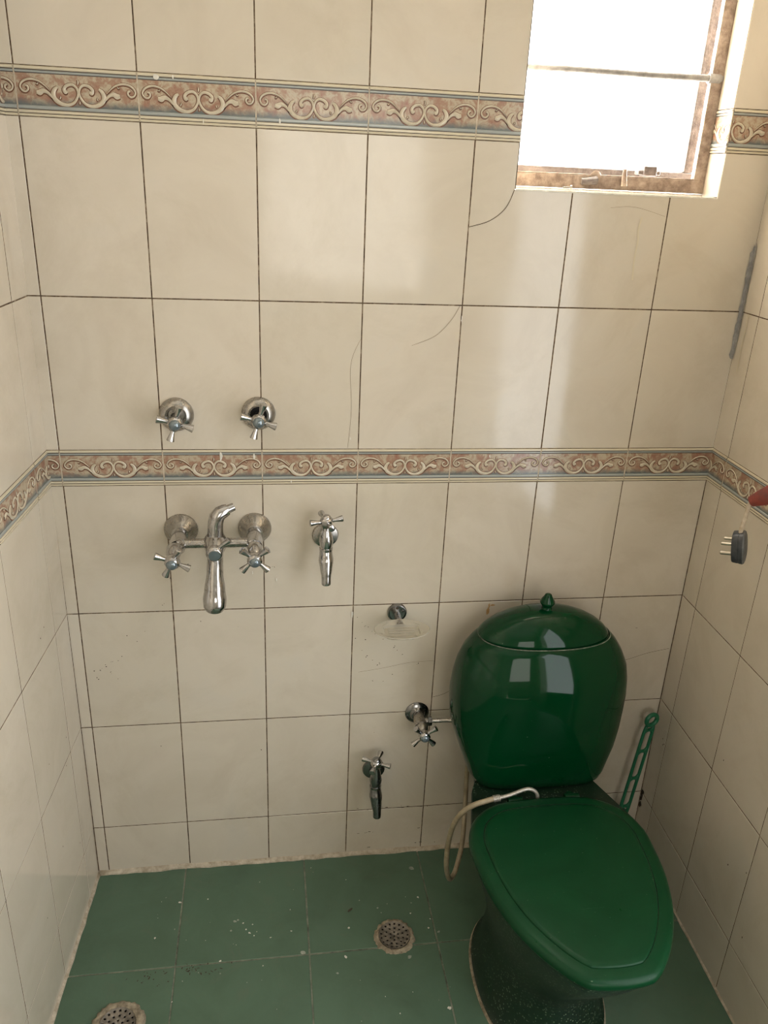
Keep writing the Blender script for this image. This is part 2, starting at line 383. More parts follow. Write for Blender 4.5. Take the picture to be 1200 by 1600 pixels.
# scroll relief of one 200 x 76 mm border tile, traced in tile millimetres (left half; the right half is its mirror image)
def U(x): return (x - 95) / 983 * 0.2
def V(y): return (390 - y) / 340 * 0.0761
STROKES = [
    ([(368, 212), (330, 178), (290, 152), (240, 138), (190, 141), (150, 160), (131, 190), (145, 216), (172, 223), (193, 207), (190, 188), (172, 182)],
     [2, 5, 7, 8, 8.5, 8.5, 8, 7.5, 7.5, 8, 9, 7]),
    ([(258, 222), (285, 224), (312, 212), (345, 222), (372, 246), (402, 272)], [14, 21, 17, 12, 9, 5]),
    ([(428, 182), (402, 202), (390, 235), (404, 268), (446, 294), (500, 301), (548, 285), (580, 248), (590, 212), (577, 178), (546, 160), (505, 168), (480, 192), (488, 212), (504, 206)],
     [9, 16, 20, 18, 15, 12, 11, 10.5, 10, 10, 11, 12, 14, 16, 11]),
    ([(592, 160), (597, 142), (592, 124)], [4, 7, 1.5]),
    ([(600, 296), (598, 284), (600, 270)], [2, 7, 1.5]),
    ([(440, 262), (448, 250), (443, 242)], [6, 5, 1]),
    ([(258, 164), (270, 168), (278, 158)], [3, 5, 2])]
def scroll_strips():
    out = []
    for mir in (False, True):
        for si, (pts, wid) in enumerate(STROKES):
            if mir and si in (3, 4): continue
            P, R = spline([Vector((x, y, 0)) for x, y in pts], wid, 5)
            Q = []
            for i, p in enumerate(P):
                t = (P[min(i + 1, len(P) - 1)] - P[max(i - 1, 0)]).normalized(); nn = Vector((-t.y, t.x, 0))
                ring = []
                for e in (-1, -0.5, 0, 0.5, 1):
                    q = p + nn * R[i] * e * 0.95; x = 1188 - q.x if mir else q.x
                    ring.append((U(x), V(q.y), 1 - e * e))
                ed = []
                for e in (-1, 1):
                    q = p + nn * (R[i] + 5.5) * e + Vector((-1.0, 3.5, 0)); x = 1188 - q.x if mir else q.x
                    ed.append((U(x), V(q.y)))
                Q.append((ring, ed))
            out.append((Q, mir))
    return out
SCROLL = scroll_strips()
# moulded profile across the border: (height fraction from the bottom, depth, material of the strip that ends here)
PROF = [(0.0, -0.0005, None), (0.012, 0.0012, 'ridge'), (0.04, 0.0016, 'ridge'), (0.054, 0.0002, 'ridge'), (0.068, 0.0002, 'ridge_dark'), (0.082, 0.0016, 'ridge'), (0.115, 0.0016, 'ridge'),
        (0.130, 0.0002, 'ridge'), (0.146, 0.0002, 'ridge_dark'), (0.165, 0.0018, 'ridge_blue'), (0.205, 0.0018, 'ridge_blue'), (0.222, 0.0002, 'ridge_blue'),
        (0.850, 0.0002, 'field'), (0.866, 0.0002, 'ridge_dark'), (0.880, 0.0014, 'ridge_blue'), (0.905, 0.0014, 'ridge_blue'), (0.914, 0.0003, 'ridge_blue'), (0.930, 0.0003, 'ridge_dark'),
        (0.945, 0.0020, 'ridge'), (0.982, 0.0018, 'ridge'), (1.0, -0.0005, 'ridge')]
def border(name, mp, pieces, z0, z1, flip):
    """pieces = [(start, end, where the 200 mm printed tile begins)]; direction -1 in flip mirrors the print on a wall read right to left"""
    mb = MB(); H = z1 - z0
    for a, b, org, sgn in pieces:
        a2, b2 = a + 0.0011, b - 0.0011
        F = (lambda q: list(reversed(q))) if flip else (lambda q: q)
        for i in range(1, len(PROF)):
            y0, d0, _ = PROF[i - 1]; y1, d1, m = PROF[i]
            mb.face(F([mp(a2, z0 + y0 * H, d0), mp(b2, z0 + y0 * H, d0), mp(b2, z0 + y1 * H, d1), mp(a2, z0 + y1 * H, d1)]), m, False,
                    F([(0, 0.0), (1, 0.0), (1, 1.0), (0, 1.0)]) if m == 'field' else None)
        mb.face(F([mp(a - 0.0011, z0, 0.0002), mp(a + 0.0014, z0, 0.0002), mp(a + 0.0014, z1, 0.0008), mp(a - 0.0011, z1, 0.0008)]), 'joint')
        ok = lambda u: a2 <= org + sgn * u <= b2
        for Q, mir in SCROLL:
            for i in range(len(Q) - 1):
                r0, e0 = Q[i]; r1, e1 = Q[i + 1]
                if not all(ok(p[0]) for p in r0 + r1): continue
                fl = flip ^ mir ^ (sgn < 0)
                G = (lambda q: q) if fl else (lambda q: list(reversed(q)))
                mb.face(G([mp(org + sgn * e0[0][0], z0 + e0[0][1], 0.00035), mp(org + sgn * e1[0][0], z0 + e1[0][1], 0.00035),
                           mp(org + sgn * e1[1][0], z0 + e1[1][1], 0.00035), mp(org + sgn * e0[1][0], z0 + e0[1][1], 0.00035)]), 'scroll_edge')
                for k in range(4):
                    mb.face(G([mp(org + sgn * r0[k][0], z0 + r0[k][1], 0.0006 + 0.0013 * r0[k][2]), mp(org + sgn * r1[k][0], z0 + r1[k][1], 0.0006 + 0.0013 * r1[k][2]),
                               mp(org + sgn * r1[k + 1][0], z0 + r1[k + 1][1], 0.0006 + 0.0013 * r1[k + 1][2]), mp(org + sgn * r0[k + 1][0], z0 + r0[k + 1][1], 0.0006 + 0.0013 * r0[k + 1][2])]), 'scroll', True)
    return struct(mb.build(name, sharp=60))

SB = [XL - 0.0012, 0.0, 0.2, 0.4, 0.6, 0.8, 1.0, 1.2, XR + 0.0012]
SLf = [-0.0015, 0.0812, 0.2838, 0.4790] + [0.4790 + 0.2 * k for k in range(1, 11)] + [ROOM_D]
SRt = [-0.0015, 0.0653, 0.2668, 0.4660] + [0.4660 + 0.2 * k for k in range(1, 11)] + [ROOM_D]
wb = MB()
for a, b in zip(SB, SB[1:]):
    for c, d in ROWS:
        for poly in cut((a, b, c, d), HOLE): tile(wb, map_back, poly)
slab(wb, map_back, [(XL - 0.12, HOLE[0] - 0.003, -0.05, CEIL), (HOLE[1] + 0.003, XR + 0.12, -0.05, CEIL), (HOLE[0] - 0.003, HOLE[1] + 0.003, -0.05, HOLE[2] - 0.003), (HOLE[0] - 0.003, HOLE[1] + 0.003, HOLE[3] + 0.003, CEIL)], 'grout')
# window reveals: tiled jambs, a sloping sill and a head
h0, h1, hz0, hz1 = HOLE
wb.face([(h0, 0, hz0), (h1, 0, hz0), (h1, 0.10, hz0 + 0.0075), (h0, 0.10, hz0 + 0.0075)], 'tile')
wb.face([(h0, 0, hz1), (h0, 0.10, hz1), (h1, 0.10, hz1), (h1, 0, hz1)], 'tile')
wb.face([(h0, 0, hz0), (h0, 0.10, hz0), (h0, 0.10, hz1), (h0, 0, hz1)], 'tile')
for c, d in ((hz0, BANDS[1][0]), (BANDS[1][1], 2.1005), (2.1005, hz1)):
    tile(wb, map_reveal, [(0.0, c), (0.10, c), (0.10, d), (0.0, d)], th=0.003, flip=True)
wb.face([(h1 + 0.0025, 0.10, hz0), (h1 + 0.0025, 0.0, hz0), (h1 + 0.0025, 0.0, hz1), (h1 + 0.0025, 0.10, hz1)], 'grout')
wb.face([(h0, -0.0004, hz0 - 0.0025), (h1, -0.0004, hz0 - 0.0025), (h1, 0, hz0), (h0, 0, hz0)], 'whitepaint')
# cracks, runs and specks
ribbon(wb, map_back, [(0.8005, 1.570), (0.8405, 1.5826), (0.8698, 1.6067), (0.884, 1.640)], 0.0012, 0.0006, 'crack')
ribbon(wb, map_back, [(0.7016, 1.341), (0.7489, 1.361), (0.7794, 1.3933), (0.795, 1.4212)], 0.0009, 0.0006, 'crack_pale')
ribbon(wb, map_back, [(0.598, 1.3521), (0.5797, 1.3006), (0.5834, 1.2078), (0.5775, 1.1249)], 0.0008, 0.0006, 'crack_pale')
ribbon(wb, map_back, [(0.800, 0.4860), (0.826, 0.4930), (0.8623, 0.5107), (0.90, 0.512)], 0.0010, 0.0006, 'crack')
ribbon(wb, map_back, [(1.235, 0.5590), (1.29, 0.571), (1.34, 0.5870), (1.3947, 0.5978)], 0.0009, 0.0006, 'crack')
ribbon(wb, map_back, [(0.6171, 0.5675), (0.68, 0.577), (0.7391, 0.5884), (0.798, 0.5909)], 0.0009, 0.0006, 'crack_pale')
ribbon(wb, map_back, [(1.080, 1.615), (1.13, 1.618), (1.195, 1.603)], 0.0007, 0.0006, 'crack_pale')
for s, z, rx, rz in ((0.3163, 1.1092, .003, .009), (0.3838, 1.1075, .0024, .006), (0.4271, 0.8204, .0015, .004), (0.4414, 1.7349, .0018, .005), (0.3085, 1.7283, .0012, .004), (0.232, 1.7937, .005, .004),
                     (0.2600, 1.7950, .0015, .003), (0.5977, 0.7247, .0016, .010), (0.8859, 1.1065, .0012, .004), (0.4601, 1.0516, .0012, .003), (0.2231, 1.160, .0012, .003), (0.375, .84, .0014, .004), (1.003, 1.435, .001, .004), (0.583, 1.146, .0015, .003), (0.8005, 1.395, .0012, .007)):
    blob(wb, map_back, s, z, rx, rz, 0.0024, 'whitepaint')
ribbon(wb, map_back, [(1.148, 1.600), (1.144, 1.575), (1.147, 1.555), (1.145, 1.520), (1.148, 1.48)], 0.0032, 0.0006, 'ridge')
for s, z in ((.016, .6016), (.030, .6043), (.0447, .6137), (.0526, .5929), (.0813, .6373), (.0237, .5807), (.037, .607), (.060, .622), (.066, .58), (.10, .69), (.12, .672), (.135, .70), (.055, .597), (.07, .626),
             (.6127, .7157), (.6283, .693), (.6514, .6715), (.6748, .6532), (.634, .6112), (.6624, .5832), (.6973, .5598), (.725, .562), (.758, .5839), (.6797, .5371), (.6547, .5439), (.1488, .3847), (.6589, .3882),
             (.3888, .3584), (.62, .704), (.637, .687), (.643, .679), (.626, .627), (.65, .60), (.668, .59), (.71, .626), (.72, .61), (.70, .634), (.63, .655), (.61, .66), (.24, .86), (.42, .85), (.20, .83), (.26, .72), (.34, .70), (.18, .765), (1.13, .60), (1.30, .66)):
    for _ in range(random.choice((1, 1, 2))):
        blob(wb, map_back, s + random.uniform(-.003, .003), z + random.uniform(-.003, .003), random.uniform(.0006, .0018), random.uniform(.0005, .0011), 0.0007, 'speck', 7, 0.4, random.uniform(0, 3))
for k in range(22): blob(wb, map_back, random.uniform(.6, .85), random.choice((.02, .07, .1455 + .003)) + random.uniform(-.004, .004), random.uniform(.001, .006), random.uniform(.0005, .001), 0.0007, 'speck', 7, 0.4, random.uniform(-.2, .2))
for s_, z_, a_, c_ in ((0.9180, 0.7225, .0035, .009), (0.9200, 0.7360, .0022, .007), (0.929, 0.7375, .006, .0022)): blob(wb, map_back, s_, z_, a_, c_, 0.0008, 'rust', 11, .3)
for x_ in (XR - 0.0012, XL + 0.0012): ribbon(wb, map_back, [(x_, 0.0), (x_, 0.5), (x_, 1.046)], 0.0022, 0.0009, 'grout')
struct(wb.build('wall_back', sharp=0))
wl = MB()
for a, b in zip(SLf, SLf[1:]):
    for c, d in ROWS: tile(wl, map_left, [(a, c), (b, c), (b, d), (a, d)], flip=False)
slab(wl, map_left, [(0.004, ROOM_D, -0.05, CEIL)], 'grout')
for s, z in ((.14, .80), (.165, .79), (.1, .5), (.12, .44), (.21, .52), (.2, .29), (.1, .2), (.33, .23)): blob(wl, map_left, s, z, .0016, .0016, .0007, 'speck', 7)
struct(wl.build('wall_left', sharp=0))
wr = MB()
for a, b in zip(SRt, SRt[1:]):
    for c, d in ROWS:
        for poly in cut((a, b, c, d), DOOR): tile(wr, map_right, poly, flip=True)
slab(wr, map_right, [(0.004, DOOR[0] - 0.002, -0.05, CEIL), (DOOR[1] + 0.002, ROOM_D, -0.05, CEIL), (DOOR[0] - 0.002, DOOR[1] + 0.002, DOOR[3] + 0.002, CEIL)], 'grout')
for k in range(16): blob(wr, map_right, random.uniform(.0, .012), random.gauss(.135, .018), random.uniform(.002, .006), random.uniform(.003, .009), .0008, 'speck', 8)
for s, z in ((.46, .34), (.40, .30), (.05, .36), (.06, .35), (.055, .345), (.3, .5), (.42, .65), (.36, .15), (.5, .2)): blob(wr, map_right, s, z, .0014, .0022, .0007, 'speck', 7)
ribbon(wr, map_right, [(.03, 1.30), (.028, 1.36), (.03, 1.42)], .003, .0009, 'ridge')
struct(wr.build('wall_right', sharp=0))
# printed borders
def pieces(lines, first_org, sgn=1):
    out = []
    for i, (a, b) in enumerate(zip(lines, lines[1:])): out.append((a, b, (b - 0.2 if i == 0 else a), 1))
    return out
for bi, (z0, z1) in enumerate(BANDS):
    pb = []
    for a, b, org, sg in pieces(SB, None):
        if bi == 1 and b > HOLE[0] and a < HOLE[1]:
            if a < HOLE[0]: pb.append((a, HOLE[0], org, sg))
            if b > HOLE[1]: pb.append((HOLE[1], b, org, sg))
        else: pb.append((a, b, org, sg))
    border('trim_%d' % (bi * 3 + 1), map_back, pb, z0, z1, False)
    # the left wall is read towards the corner, so its print runs the other way
    border('trim_%d' % (bi * 3 + 2), map_left, [(a, b, (b if i else b) , -1) for i, (a, b) in enumerate(zip(SLf, SLf[1:]))], z0, z1, True)
    border('trim_%d' % (bi * 3 + 3), map_right, [q for i, (a, b) in enumerate(zip(SRt, SRt[1:])) for q in ((a, min(b, DOOR[0]), (b - 0.2 if i == 0 else a), 1), (max(a, DOOR[1]), b, a, 1)) if q[1] - q[0] > 0.01], z0, z1, False)
border('trim_7', map_reveal, [(0.0, 0.066, -0.10, 1)], BANDS[1][0], BANDS[1][1], True)
# grey cement smear down the right corner
cs = MB()
for k in range(9):
    z = 1.34 + 0.024 * k
    blob(cs, map_back, XR - 0.0035, z, 0.0055, 0.022, 0.0012 + 0.0001 * k, 'cement_grey', 11, 0.3)
    blob(cs, map_right, 0.0030, z + 0.006, 0.0050, 0.022, 0.0012 + 0.0001 * k, 'cement_grey', 11, 0.3)
struct(cs.build('trim_8'))

# ------------------------------------------------------------------ floor
fl = MB()
FX = [XL - 0.2, 0.19, 0.49, 0.79, 1.09, 1.46]; FY = [-0.004, 0.286] + [0.286 + 0.3 * k for k in range(1, 8)] + [ROOM_D]
for a, b in zip(FX, FX[1:]):
    for c, d in zip(FY, FY[1:]): tile(fl, map_floor, [(a, c), (b, c), (b, d), (a, d)], 'floor', gap=0.0016, bev=0.0012, th=0.0015, tilt=0.0002, flip=True)
fl.box((XL - 0.3, -ROOM_D, -0.06), (1.5, 0.05, -0.0008), 'floorgrout')
for s, z, r in ((.184, .1115, .0045), (.1792, .1872, .0025), (.1363, .2069, .003), (.4748, .2809, .006), (.2887, .2826, .0032), (.3257, .1774, .003), (.3534, .2156, .003), (.7657, .0644, .006), (.7664, .1551, .003),
                (.7976, .2581, .004), (.7846, .2208, .002), (.7181, .3164, .005), (.7831, .4474, .004), (.3182, .1803, .004), (.3639, .2237, .002), (.4024, .2328, .002), (.4504, .2204, .002), (.8593, .3262, .003), (.5718, .301, .004),
                (.6621, .1769, .0022), (.5865, .2257, .003), (.2511, .1089, .0022), (.338, .187, .002), (.345, .205, .0022), (.36, .193, .0018), (.37, .214, .0015), (.45, .16, .0018), (.31, .205, .003), (.74, .20, .002), (.62, .15, .002), (.55, .34, .003), (.7760, .2450, .0025)):
    blob(fl, map_floor, s, z, r, r * random.uniform(.6, 1), 0.0006, 'whitepaint' if r < .0046 and random.random() < .75 else 'paleblob', 9, .3, random.uniform(0, 3))
for k in range(46): blob(fl, map_floor, random.uniform(.05, .85), random.uniform(.03, .5), *(random.uniform(.0006, .0018),) * 2, .0006, random.choice(('whitepaint', 'paleblob', 'paleblob')), 7)
for k in range(26): blob(fl, map_floor, random.gauss(.235, .03), random.gauss(.30, .012), random.uniform(.001, .004), random.uniform(.0006, .0016), .0006, 'speck', 7, .5, random.uniform(0, 3))
for k in range(18): blob(fl, map_floor, random.gauss(.14, .02), random.gauss(.305, .012), random.uniform(.001, .003), random.uniform(.0006, .0016), .0006, 'speck', 7, .5, random.uniform(0, 3))
struct(fl.build('floor', sharp=0))
# rough cement fillet where floor meets walls
def fillet(name, mp, L, amp=0.008):
    mb = MB(); rings = []; n = int(L / 0.03)
    for i in range(n + 1):
        s = L * i / n; w = amp * random.uniform(0.75, 1.15); h = amp * random.uniform(0.6, 0.9)
        rings.append([mp(s, -0.001, w), mp(s, h * 0.45, w * 0.55), mp(s, h, 0.0008), mp(s, h, -0.004), mp(s, -0.002, -0.004)])
    mb.grid(rings, 'cement', True, (True, True), True); return struct(mb.build(name, sharp=0))
fillet('baseboard_back', lambda s, z, d: map_back(XL + s, z, d), XR - XL, 0.011)
fillet('baseboard_left', map_left, ROOM_D, 0.008)
fillet('baseboard_right', map_right, DOOR[0], 0.0055)

# ------------------------------------------------------------------ ceiling, rear wall with its doorway, unseen hall box added beyond to block sky light
cb = MB(); cb.box((XL - 0.4, -ROOM_D - 0.1, CEIL), (XR + 0.15, 0.12, CEIL + 0.1), 'plaster'); struct(cb.build('ceiling'))
DX0, DX1, DZ = 0.36, 1.26, 2.08
rb = MB(); y0, y1 = -ROOM_D - 0.1, -ROOM_D
rb.box((-0.45, y0, 0), (DX0, y1, CEIL), 'paint'); rb.box((DX1, y0, 0), (1.55, y1, CEIL), 'paint'); rb.box((DX0, y0, DZ), (DX1, y1, CEIL), 'paint')
struct(rb.build('wall_rear'))
d1 = empty('door_1', (DX1, -ROOM_D, 0), kind='structure')
db = MB(); f = 0.06
db.box((DX0, y0 - 0.01, 0), (DX0 + f, y1 + 0.02, DZ), 'wood'); db.box((DX1 - f, y0 - 0.01, 0), (DX1, y1 + 0.02, DZ), 'wood'); db.box((DX0 + f, y0 - 0.01, DZ - f), (DX1 - f, y1 + 0.02, DZ), 'wood')
o = db.build('door_frame', d1, bevel=0.003); flatten([o], d1)
d2 = empty('door_2', (XR, -DOOR[0], 0), kind='structure')
db = MB(); xa, xb = XR - 0.055, XR + 0.10
db.box((xa, -DOOR[0] - 0.05, 0), (xb, -DOOR[0], DOOR[3]), 'wood'); db.box((xa, -DOOR[1], 0), (xb, -DOOR[1] + 0.05, DOOR[3]), 'wood'); db.box((xa, -DOOR[1] + 0.05, DOOR[3] - 0.05), (xb, -DOOR[0] - 0.05, DOOR[3]), 'wood')
o = db.build('door_frame', d2, bevel=0.003); flatten([o], d2)
hb = MB(); hb.box((2.02, y0 + 0.1, 0), (2.12, -0.62, CEIL), 'paint'); hb.box((1.5, -0.72, 0), (2.02, -0.62, CEIL), 'paint'); hb.box((1.45, y0 + 0.1, CEIL), (2.12, -0.62, CEIL + 0.1), 'plaster'); struct(hb.build('wall_passage_sky_block'))  # unseen passage box, added to keep sky light out of the side doorway
hb = MB(); hb.box((1.5, y0 + 0.1, -0.06), (2.12, -0.62, 0), 'floorgrout'); struct(hb.build('floor_passage_sky_block'))  # underside of the same added light-blocking box
hb = MB()  # unseen hall shell, added so the sky does not shine through the rear doorway
hb.box((-0.9, -3.75, -0.06), (2.6, y0, 0), 'floorgrout'); struct(hb.build('floor_hall_sky_block'))
hb = MB(); hb.box((-0.9, -3.75, CEIL), (2.6, y0, CEIL + 0.1), 'plaster'); struct(hb.build('ceiling_hall_sky_block'))
hb = MB(); hb.box((-0.9, -3.75, 0), (2.6, -3.65, CEIL), 'paint'); hb.box((-1.0, -3.75, 0), (-0.9, y0, CEIL), 'paint'); hb.box((2.5, -3.65, 0), (2.6, y0, CEIL), 'paint')
hb.box((-0.9, y0, 0), (-0.45, y0 + 0.1, CEIL), 'paint'); hb.box((1.55, y0, 0), (2.6, y0 + 0.1, CEIL), 'paint'); struct(hb.build('wall_hall_sky_block'))

# ------------------------------------------------------------------ window
w1 = empty('window_1', (1.092, 0.06, 1.648), kind='structure')
parts = []
b = MB(); fy0, fy1 = 0.060, 0.071
b.box((h0, fy0, 1.647), (h1, fy1, 1.6715), 'steel_paint'); b.box((h0, fy0, 2.275), (h1, fy1, 2.30), 'steel_paint')
b.box((h1 - 0.024, fy0, 1.6715), (h1, fy1, 2.275), 'steel_paint'); b.box((h0, fy0, 1.6715), (h0 + 0.018, fy1, 2.275), 'steel_paint')
b.box((h0, fy1 - 0.01, 1.6715), (h1 - 0.024, fy1, 1.674), 'steel_paint')
parts.append(b.build('window_frame', w1, bevel=0.003))
b = MB(); sy = 0.112; sx0, sx1 = 0.900, 1.300
def sash_y(x): return sy + 0.02 * (x - sx0)
def sbox(x0, x1, z0, z1, t=0.014):
    P = [(x0, sash_y(x0), z0), (x1, sash_y(x1), z0), (x1, sash_y(x1) + t, z0), (x0, sash_y(x0) + t, z0)]
    b.grid([P, [(p[0], p[1], z1) for p in P]], 'steel_dark', True, (True, True), False)
sbox(sx0, sx1, 1.655, 1.686); sbox(sx0, sx1, 2.28, 2.30); sbox(sx1 - 0.020, sx1, 1.686, 2.28); sbox(sx0, sx0 + 0.012, 1.686, 2.28)
sash = b.build('sash', w1, bevel=0.002); parts.append(sash)
b = MB(); b.face([(sx0 + 0.01, sash_y(sx0) + 0.007, 1.66), (sx1 - 0.01, sash_y(sx1) + 0.007, 1.66), (sx1 - 0.01, sash_y(sx1) + 0.007, 2.29), (sx0 + 0.01, sash_y(sx0) + 0.007, 2.29)], 'glass')
b.build('pane', sash)
b = MB(); b.box((1.178, 0.088, 1.676), (1.206, 0.113, 1.694), 'steel_dark'); b.box((1.168, 0.092, 1.678), (1.216, 0.113, 1.686), 'steel_dark'); b.build('latch', sash, bevel=0.002)
b = MB(); zb = 1.8535
b.tube([(h0 - 0.004, 0.064, zb), (1.00, 0.063, zb + 0.001), (1.15, 0.064, zb), (h1 + 0.002, 0.064, zb + 0.0015)], 0.0062, 'steel_bar', 12)
b.lathe([(0, 0.009), (0.022, 0.0095), (0.026, 0.007)], (1.269, 0.064, zb + 0.001), (1, 0, 0), 'steel_bar', 12)
parts.append(b.build('security_bar', w1))
b = MB(); b.lathe([(0, 0.0), (0.0005, 0.011), (0.004, 0.012), (0.006, 0.009), (0.0065, 0)], (1.0655, 0.064, 1.6695), (0, -1, 0), 'steel_paint', 16)
b.tube([(1.035, 0.055, 1.660), (1.05, 0.053, 1.661), (1.066, 0.056, 1.663)], [0.006, 0.007, 0.008], 'steel_dark', 10); parts.append(b.build('stay_stub', w1))
b = MB(); b.tube([(1.1245, 0.054, 1.655), (1.1225, 0.054, 1.672), (1.122, 0.054, 1.686)], [0.0065, 0.005, 0.0035], 'steel_paint', 10); parts.append(b.build('stay_pin', w1))
b = MB(); b.lathe([(0, 0.002), (0.014, 0.002), (0.0142, 0.0042), (0.018, 0.0042)], (0.985, 0.018, 1.6475), (1, -0.25, 0.05), 'chrome_dull', 10); parts.append(b.build('loose_bolt', w1))
flatten(parts, w1)

# ------------------------------------------------------------------ taps
def frame(ax):
    ax = Vector(ax).normalized(); ref = Vector((0, 0, 1)) if abs(ax.z) < 0.8 else Vector((0, -1, 0))
    u = ref.cross(ax).normalized(); return ax, u, ax.cross(u)      # u to the right seen from the front, w up
def handle(parent, hub, axis, deg, parts, r=0.036, scale=1.28, m='chrome', arms=4, cap='cap', lift=0.3):
    """cross handle: faceted hub with four flared arms and a domed index button"""
    ax, u, w = frame(axis); c = Vector(hub); k = scale
    b = MB()
    b.lathe([(-0.016 * k, 0.0075 * k), (-0.008 * k, 0.010 * k), (-0.002 * k, 0.0122 * k), (0.005 * k, 0.0120 * k), (0.008 * k, 0.0098 * k), (0.0088 * k, 0.0088 * k)], c, ax, m, 8)
    root = b.build('handle', parent, sharp=30); parts.append(root)
    for i in range(arms):
        a = math.radians(deg + 360 / 4 * i); d = u * math.cos(a) + w * math.sin(a)
        b = MB(); p0 = c + d * 0.009 * k; p1 = c + d * r + ax * 0.002
        b.tube([p0, p0.lerp(p1, 0.35), p0.lerp(p1, 0.9), p1, p1 + d * 0.0004], [0.0034 * k, 0.0036 * k, 0.0060 * k, 0.0062 * k, 0.0050 * k], m, 14)
        b.build('arm', root)
    b = MB(); b.lathe([(0.0085 * k, 0.0088 * k), (0.0105 * k, 0.0082 * k), (0.0130 * k, 0.0058 * k), (0.0142 * k, 0.0022 * k), (0.0144 * k, 0.0003)], c, ax, cap, 20); b.build('index_button', root)
    return root

def stop_valve(x, z, hub, deg, label, gap):
    t = empty('stop_valve', (x, 0, z), label, 'valve', 'upper wall valves'); P = []
    b = MB(); b.lathe([(-0.002, 0.0340), (0.002, 0.0345), (0.008, 0.0325), (0.014, 0.0265), (0.0160, 0.0210), (0.0140, 0.0170), (0.006, 0.0158)], (x, 0, z), (0, -1, 0), 'chrome_dull', 40, (True, False)); P.append(b.build('wall_flange', t))
    b = MB(); b.lathe([(0.0, 0.0155), (0.0065, 0.0155), (0.0066, 0.001)], (x, 0, z), (0, -1, 0), gap, 24)  # disc inside the flange; black on one valve stands in for its shaded hollow
    b.tube([(x, 0.0, z), (x, -0.025, z), hub], [0.0095, 0.0095, 0.0085], 'chrome', 18); P.append(b.build('spindle', t))
    handle(t, hub, Vector(hub) - Vector((x, 0, z)), deg, P, 0.0355)
    flatten(P, t); return t
stop_valve(0.2325, 1.197, (0.2348, -0.058, 1.1945), -17, 'left of two chrome wall valves with cross handles above lower border', 'chrome_dull')
stop_valve(0.3945, 1.1995, (0.3950, -0.058, 1.1995), -17, 'right of two chrome wall valves, dark gap inside its flange', 'black')

# bath mixer
mx = empty('bath_mixer', (0.304, 0, 0.946), 'chrome two-handle bath mixer with thick downturned spout and shower outlet', 'faucet'); P = []
for x in (0.228, 0.382):
    b = MB(); b.lathe([(-0.002, 0.0348), (0.002, 0.0355), (0.006, 0.0338), (0.020, 0.0215), (0.027, 0.0168), (0.028, 0.0120)], (x, 0, 0.9455), (0, -1, 0), 'chrome_dull', 40); P.append(b.build('wall_flange', mx))
    b = MB(); q = 0.2225 if x < 0.3 else 0.3830
    b.tube([(x, -0.02, 0.9455), (x, -0.045, 0.9455), (x, -0.0455, 0.9455), (x, -0.062, 0.9450), (x, -0.075, 0.9440), (x, -0.088, 0.9430), (x, -0.0882, 0.9430), (q, -0.094, 0.9425), (q, -0.112, 0.9395), (q, -0.122, 0.936)],
           [0.0130, 0.0130, 0.0160, 0.0172, 0.0176, 0.0162, 0.0140, 0.0155, 0.0140, 0.0105], 'chrome', 24); P.append(b.build('valve_body', mx))
b = MB(); b.tube([(0.236, -0.074, 0.946), (0.374, -0.074, 0.946)], 0.0100, 'chrome_dull', 20); P.append(b.build('bridge_bar', mx))
b = MB()
b.tube([(0.303, -0.050, 0.947), (0.303, -0.056, 0.947), (0.303, -0.070, 0.947), (0.303, -0.085, 0.945), (0.303, -0.100, 0.942), (0.303, -0.112, 0.940), (0.303, -0.1125, 0.940)], [0.014, 0.0205, 0.0235, 0.0228, 0.0185, 0.0140, 0.011], 'chrome', 28)
P.append(b.build('centre_body', mx))
b = MB(); b.lathe([(0.0, 0.0175), (0.010, 0.0175), (0.015, 0.0150), (0.0165, 0.0125)], (0.303, -0.103, 0.941), (0, -1, -0.15), 'chrome', 24)
dv = b.build('diverter_knob', mx); P.append(dv)
b = MB(); b.lathe([(0.0160, 0.0120), (0.0178, 0.0112), (0.0185, 0.0070), (0.0186, 0.0005)], (0.303, -0.103, 0.941), (0, -1, -0.15), 'cap', 20); b.build('index_button', dv)
b = MB(); b.tube([(0.309, -0.110, 0.948), (0.318, -0.111, 0.957), (0.331, -0.113, 0.9680), (0.3335, -0.113, 0.9705), (0.3338, -0.113, 0.9707)], [0.0034, 0.0042, 0.0066, 0.0066, 0.0052], 'chrome', 14); b.build('arm', dv)
b = MB(); b.tube([(0.304, -0.075, 0.960), (0.304, -0.075, 0.964), (0.3042, -0.075, 0.972), (0.3050, -0.075, 0.990), (0.3080, -0.074, 1.0035), (0.3150, -0.072, 1.0115), (0.3240, -0.069, 1.0155), (0.3300, -0.067, 1.0175), (0.3302, -0.067, 1.0176), (0.3420, -0.063, 1.0215), (0.3422, -0.063, 1.0216)],
                     [0.0170, 0.0168, 0.0155, 0.0155, 0.0158, 0.0150, 0.0135, 0.0115, 0.0090, 0.0082, 0.005], 'chrome', 22); P.append(b.build('shower_outlet', mx))
b = MB(); b.tube([(0.303, -0.082, 0.938), (0.3027, -0.098, 0.917), (0.3022, -0.112, 0.895), (0.3016, -0.124, 0.868), (0.3012, -0.132, 0.848), (0.3008, -0.136, 0.834), (0.3006, -0.137, 0.826), (0.3005, -0.137, 0.8235)],
                     [0.0165, 0.0160, 0.0168, 0.0210, 0.0238, 0.0228, 0.0185, 0.0140], 'chrome', 28, sub=4, flat=(0.9, 1.0, (0, -1, 0))); P.append(b.build('spout', mx))
handle(mx, (0.2222, -0.132, 0.9335), (-0.05, -1, -0.20), -26, P); handle(mx, (0.3832, -0.130, 0.9335), (0.02, -1, -0.20), 45, P)
flatten(P, mx)

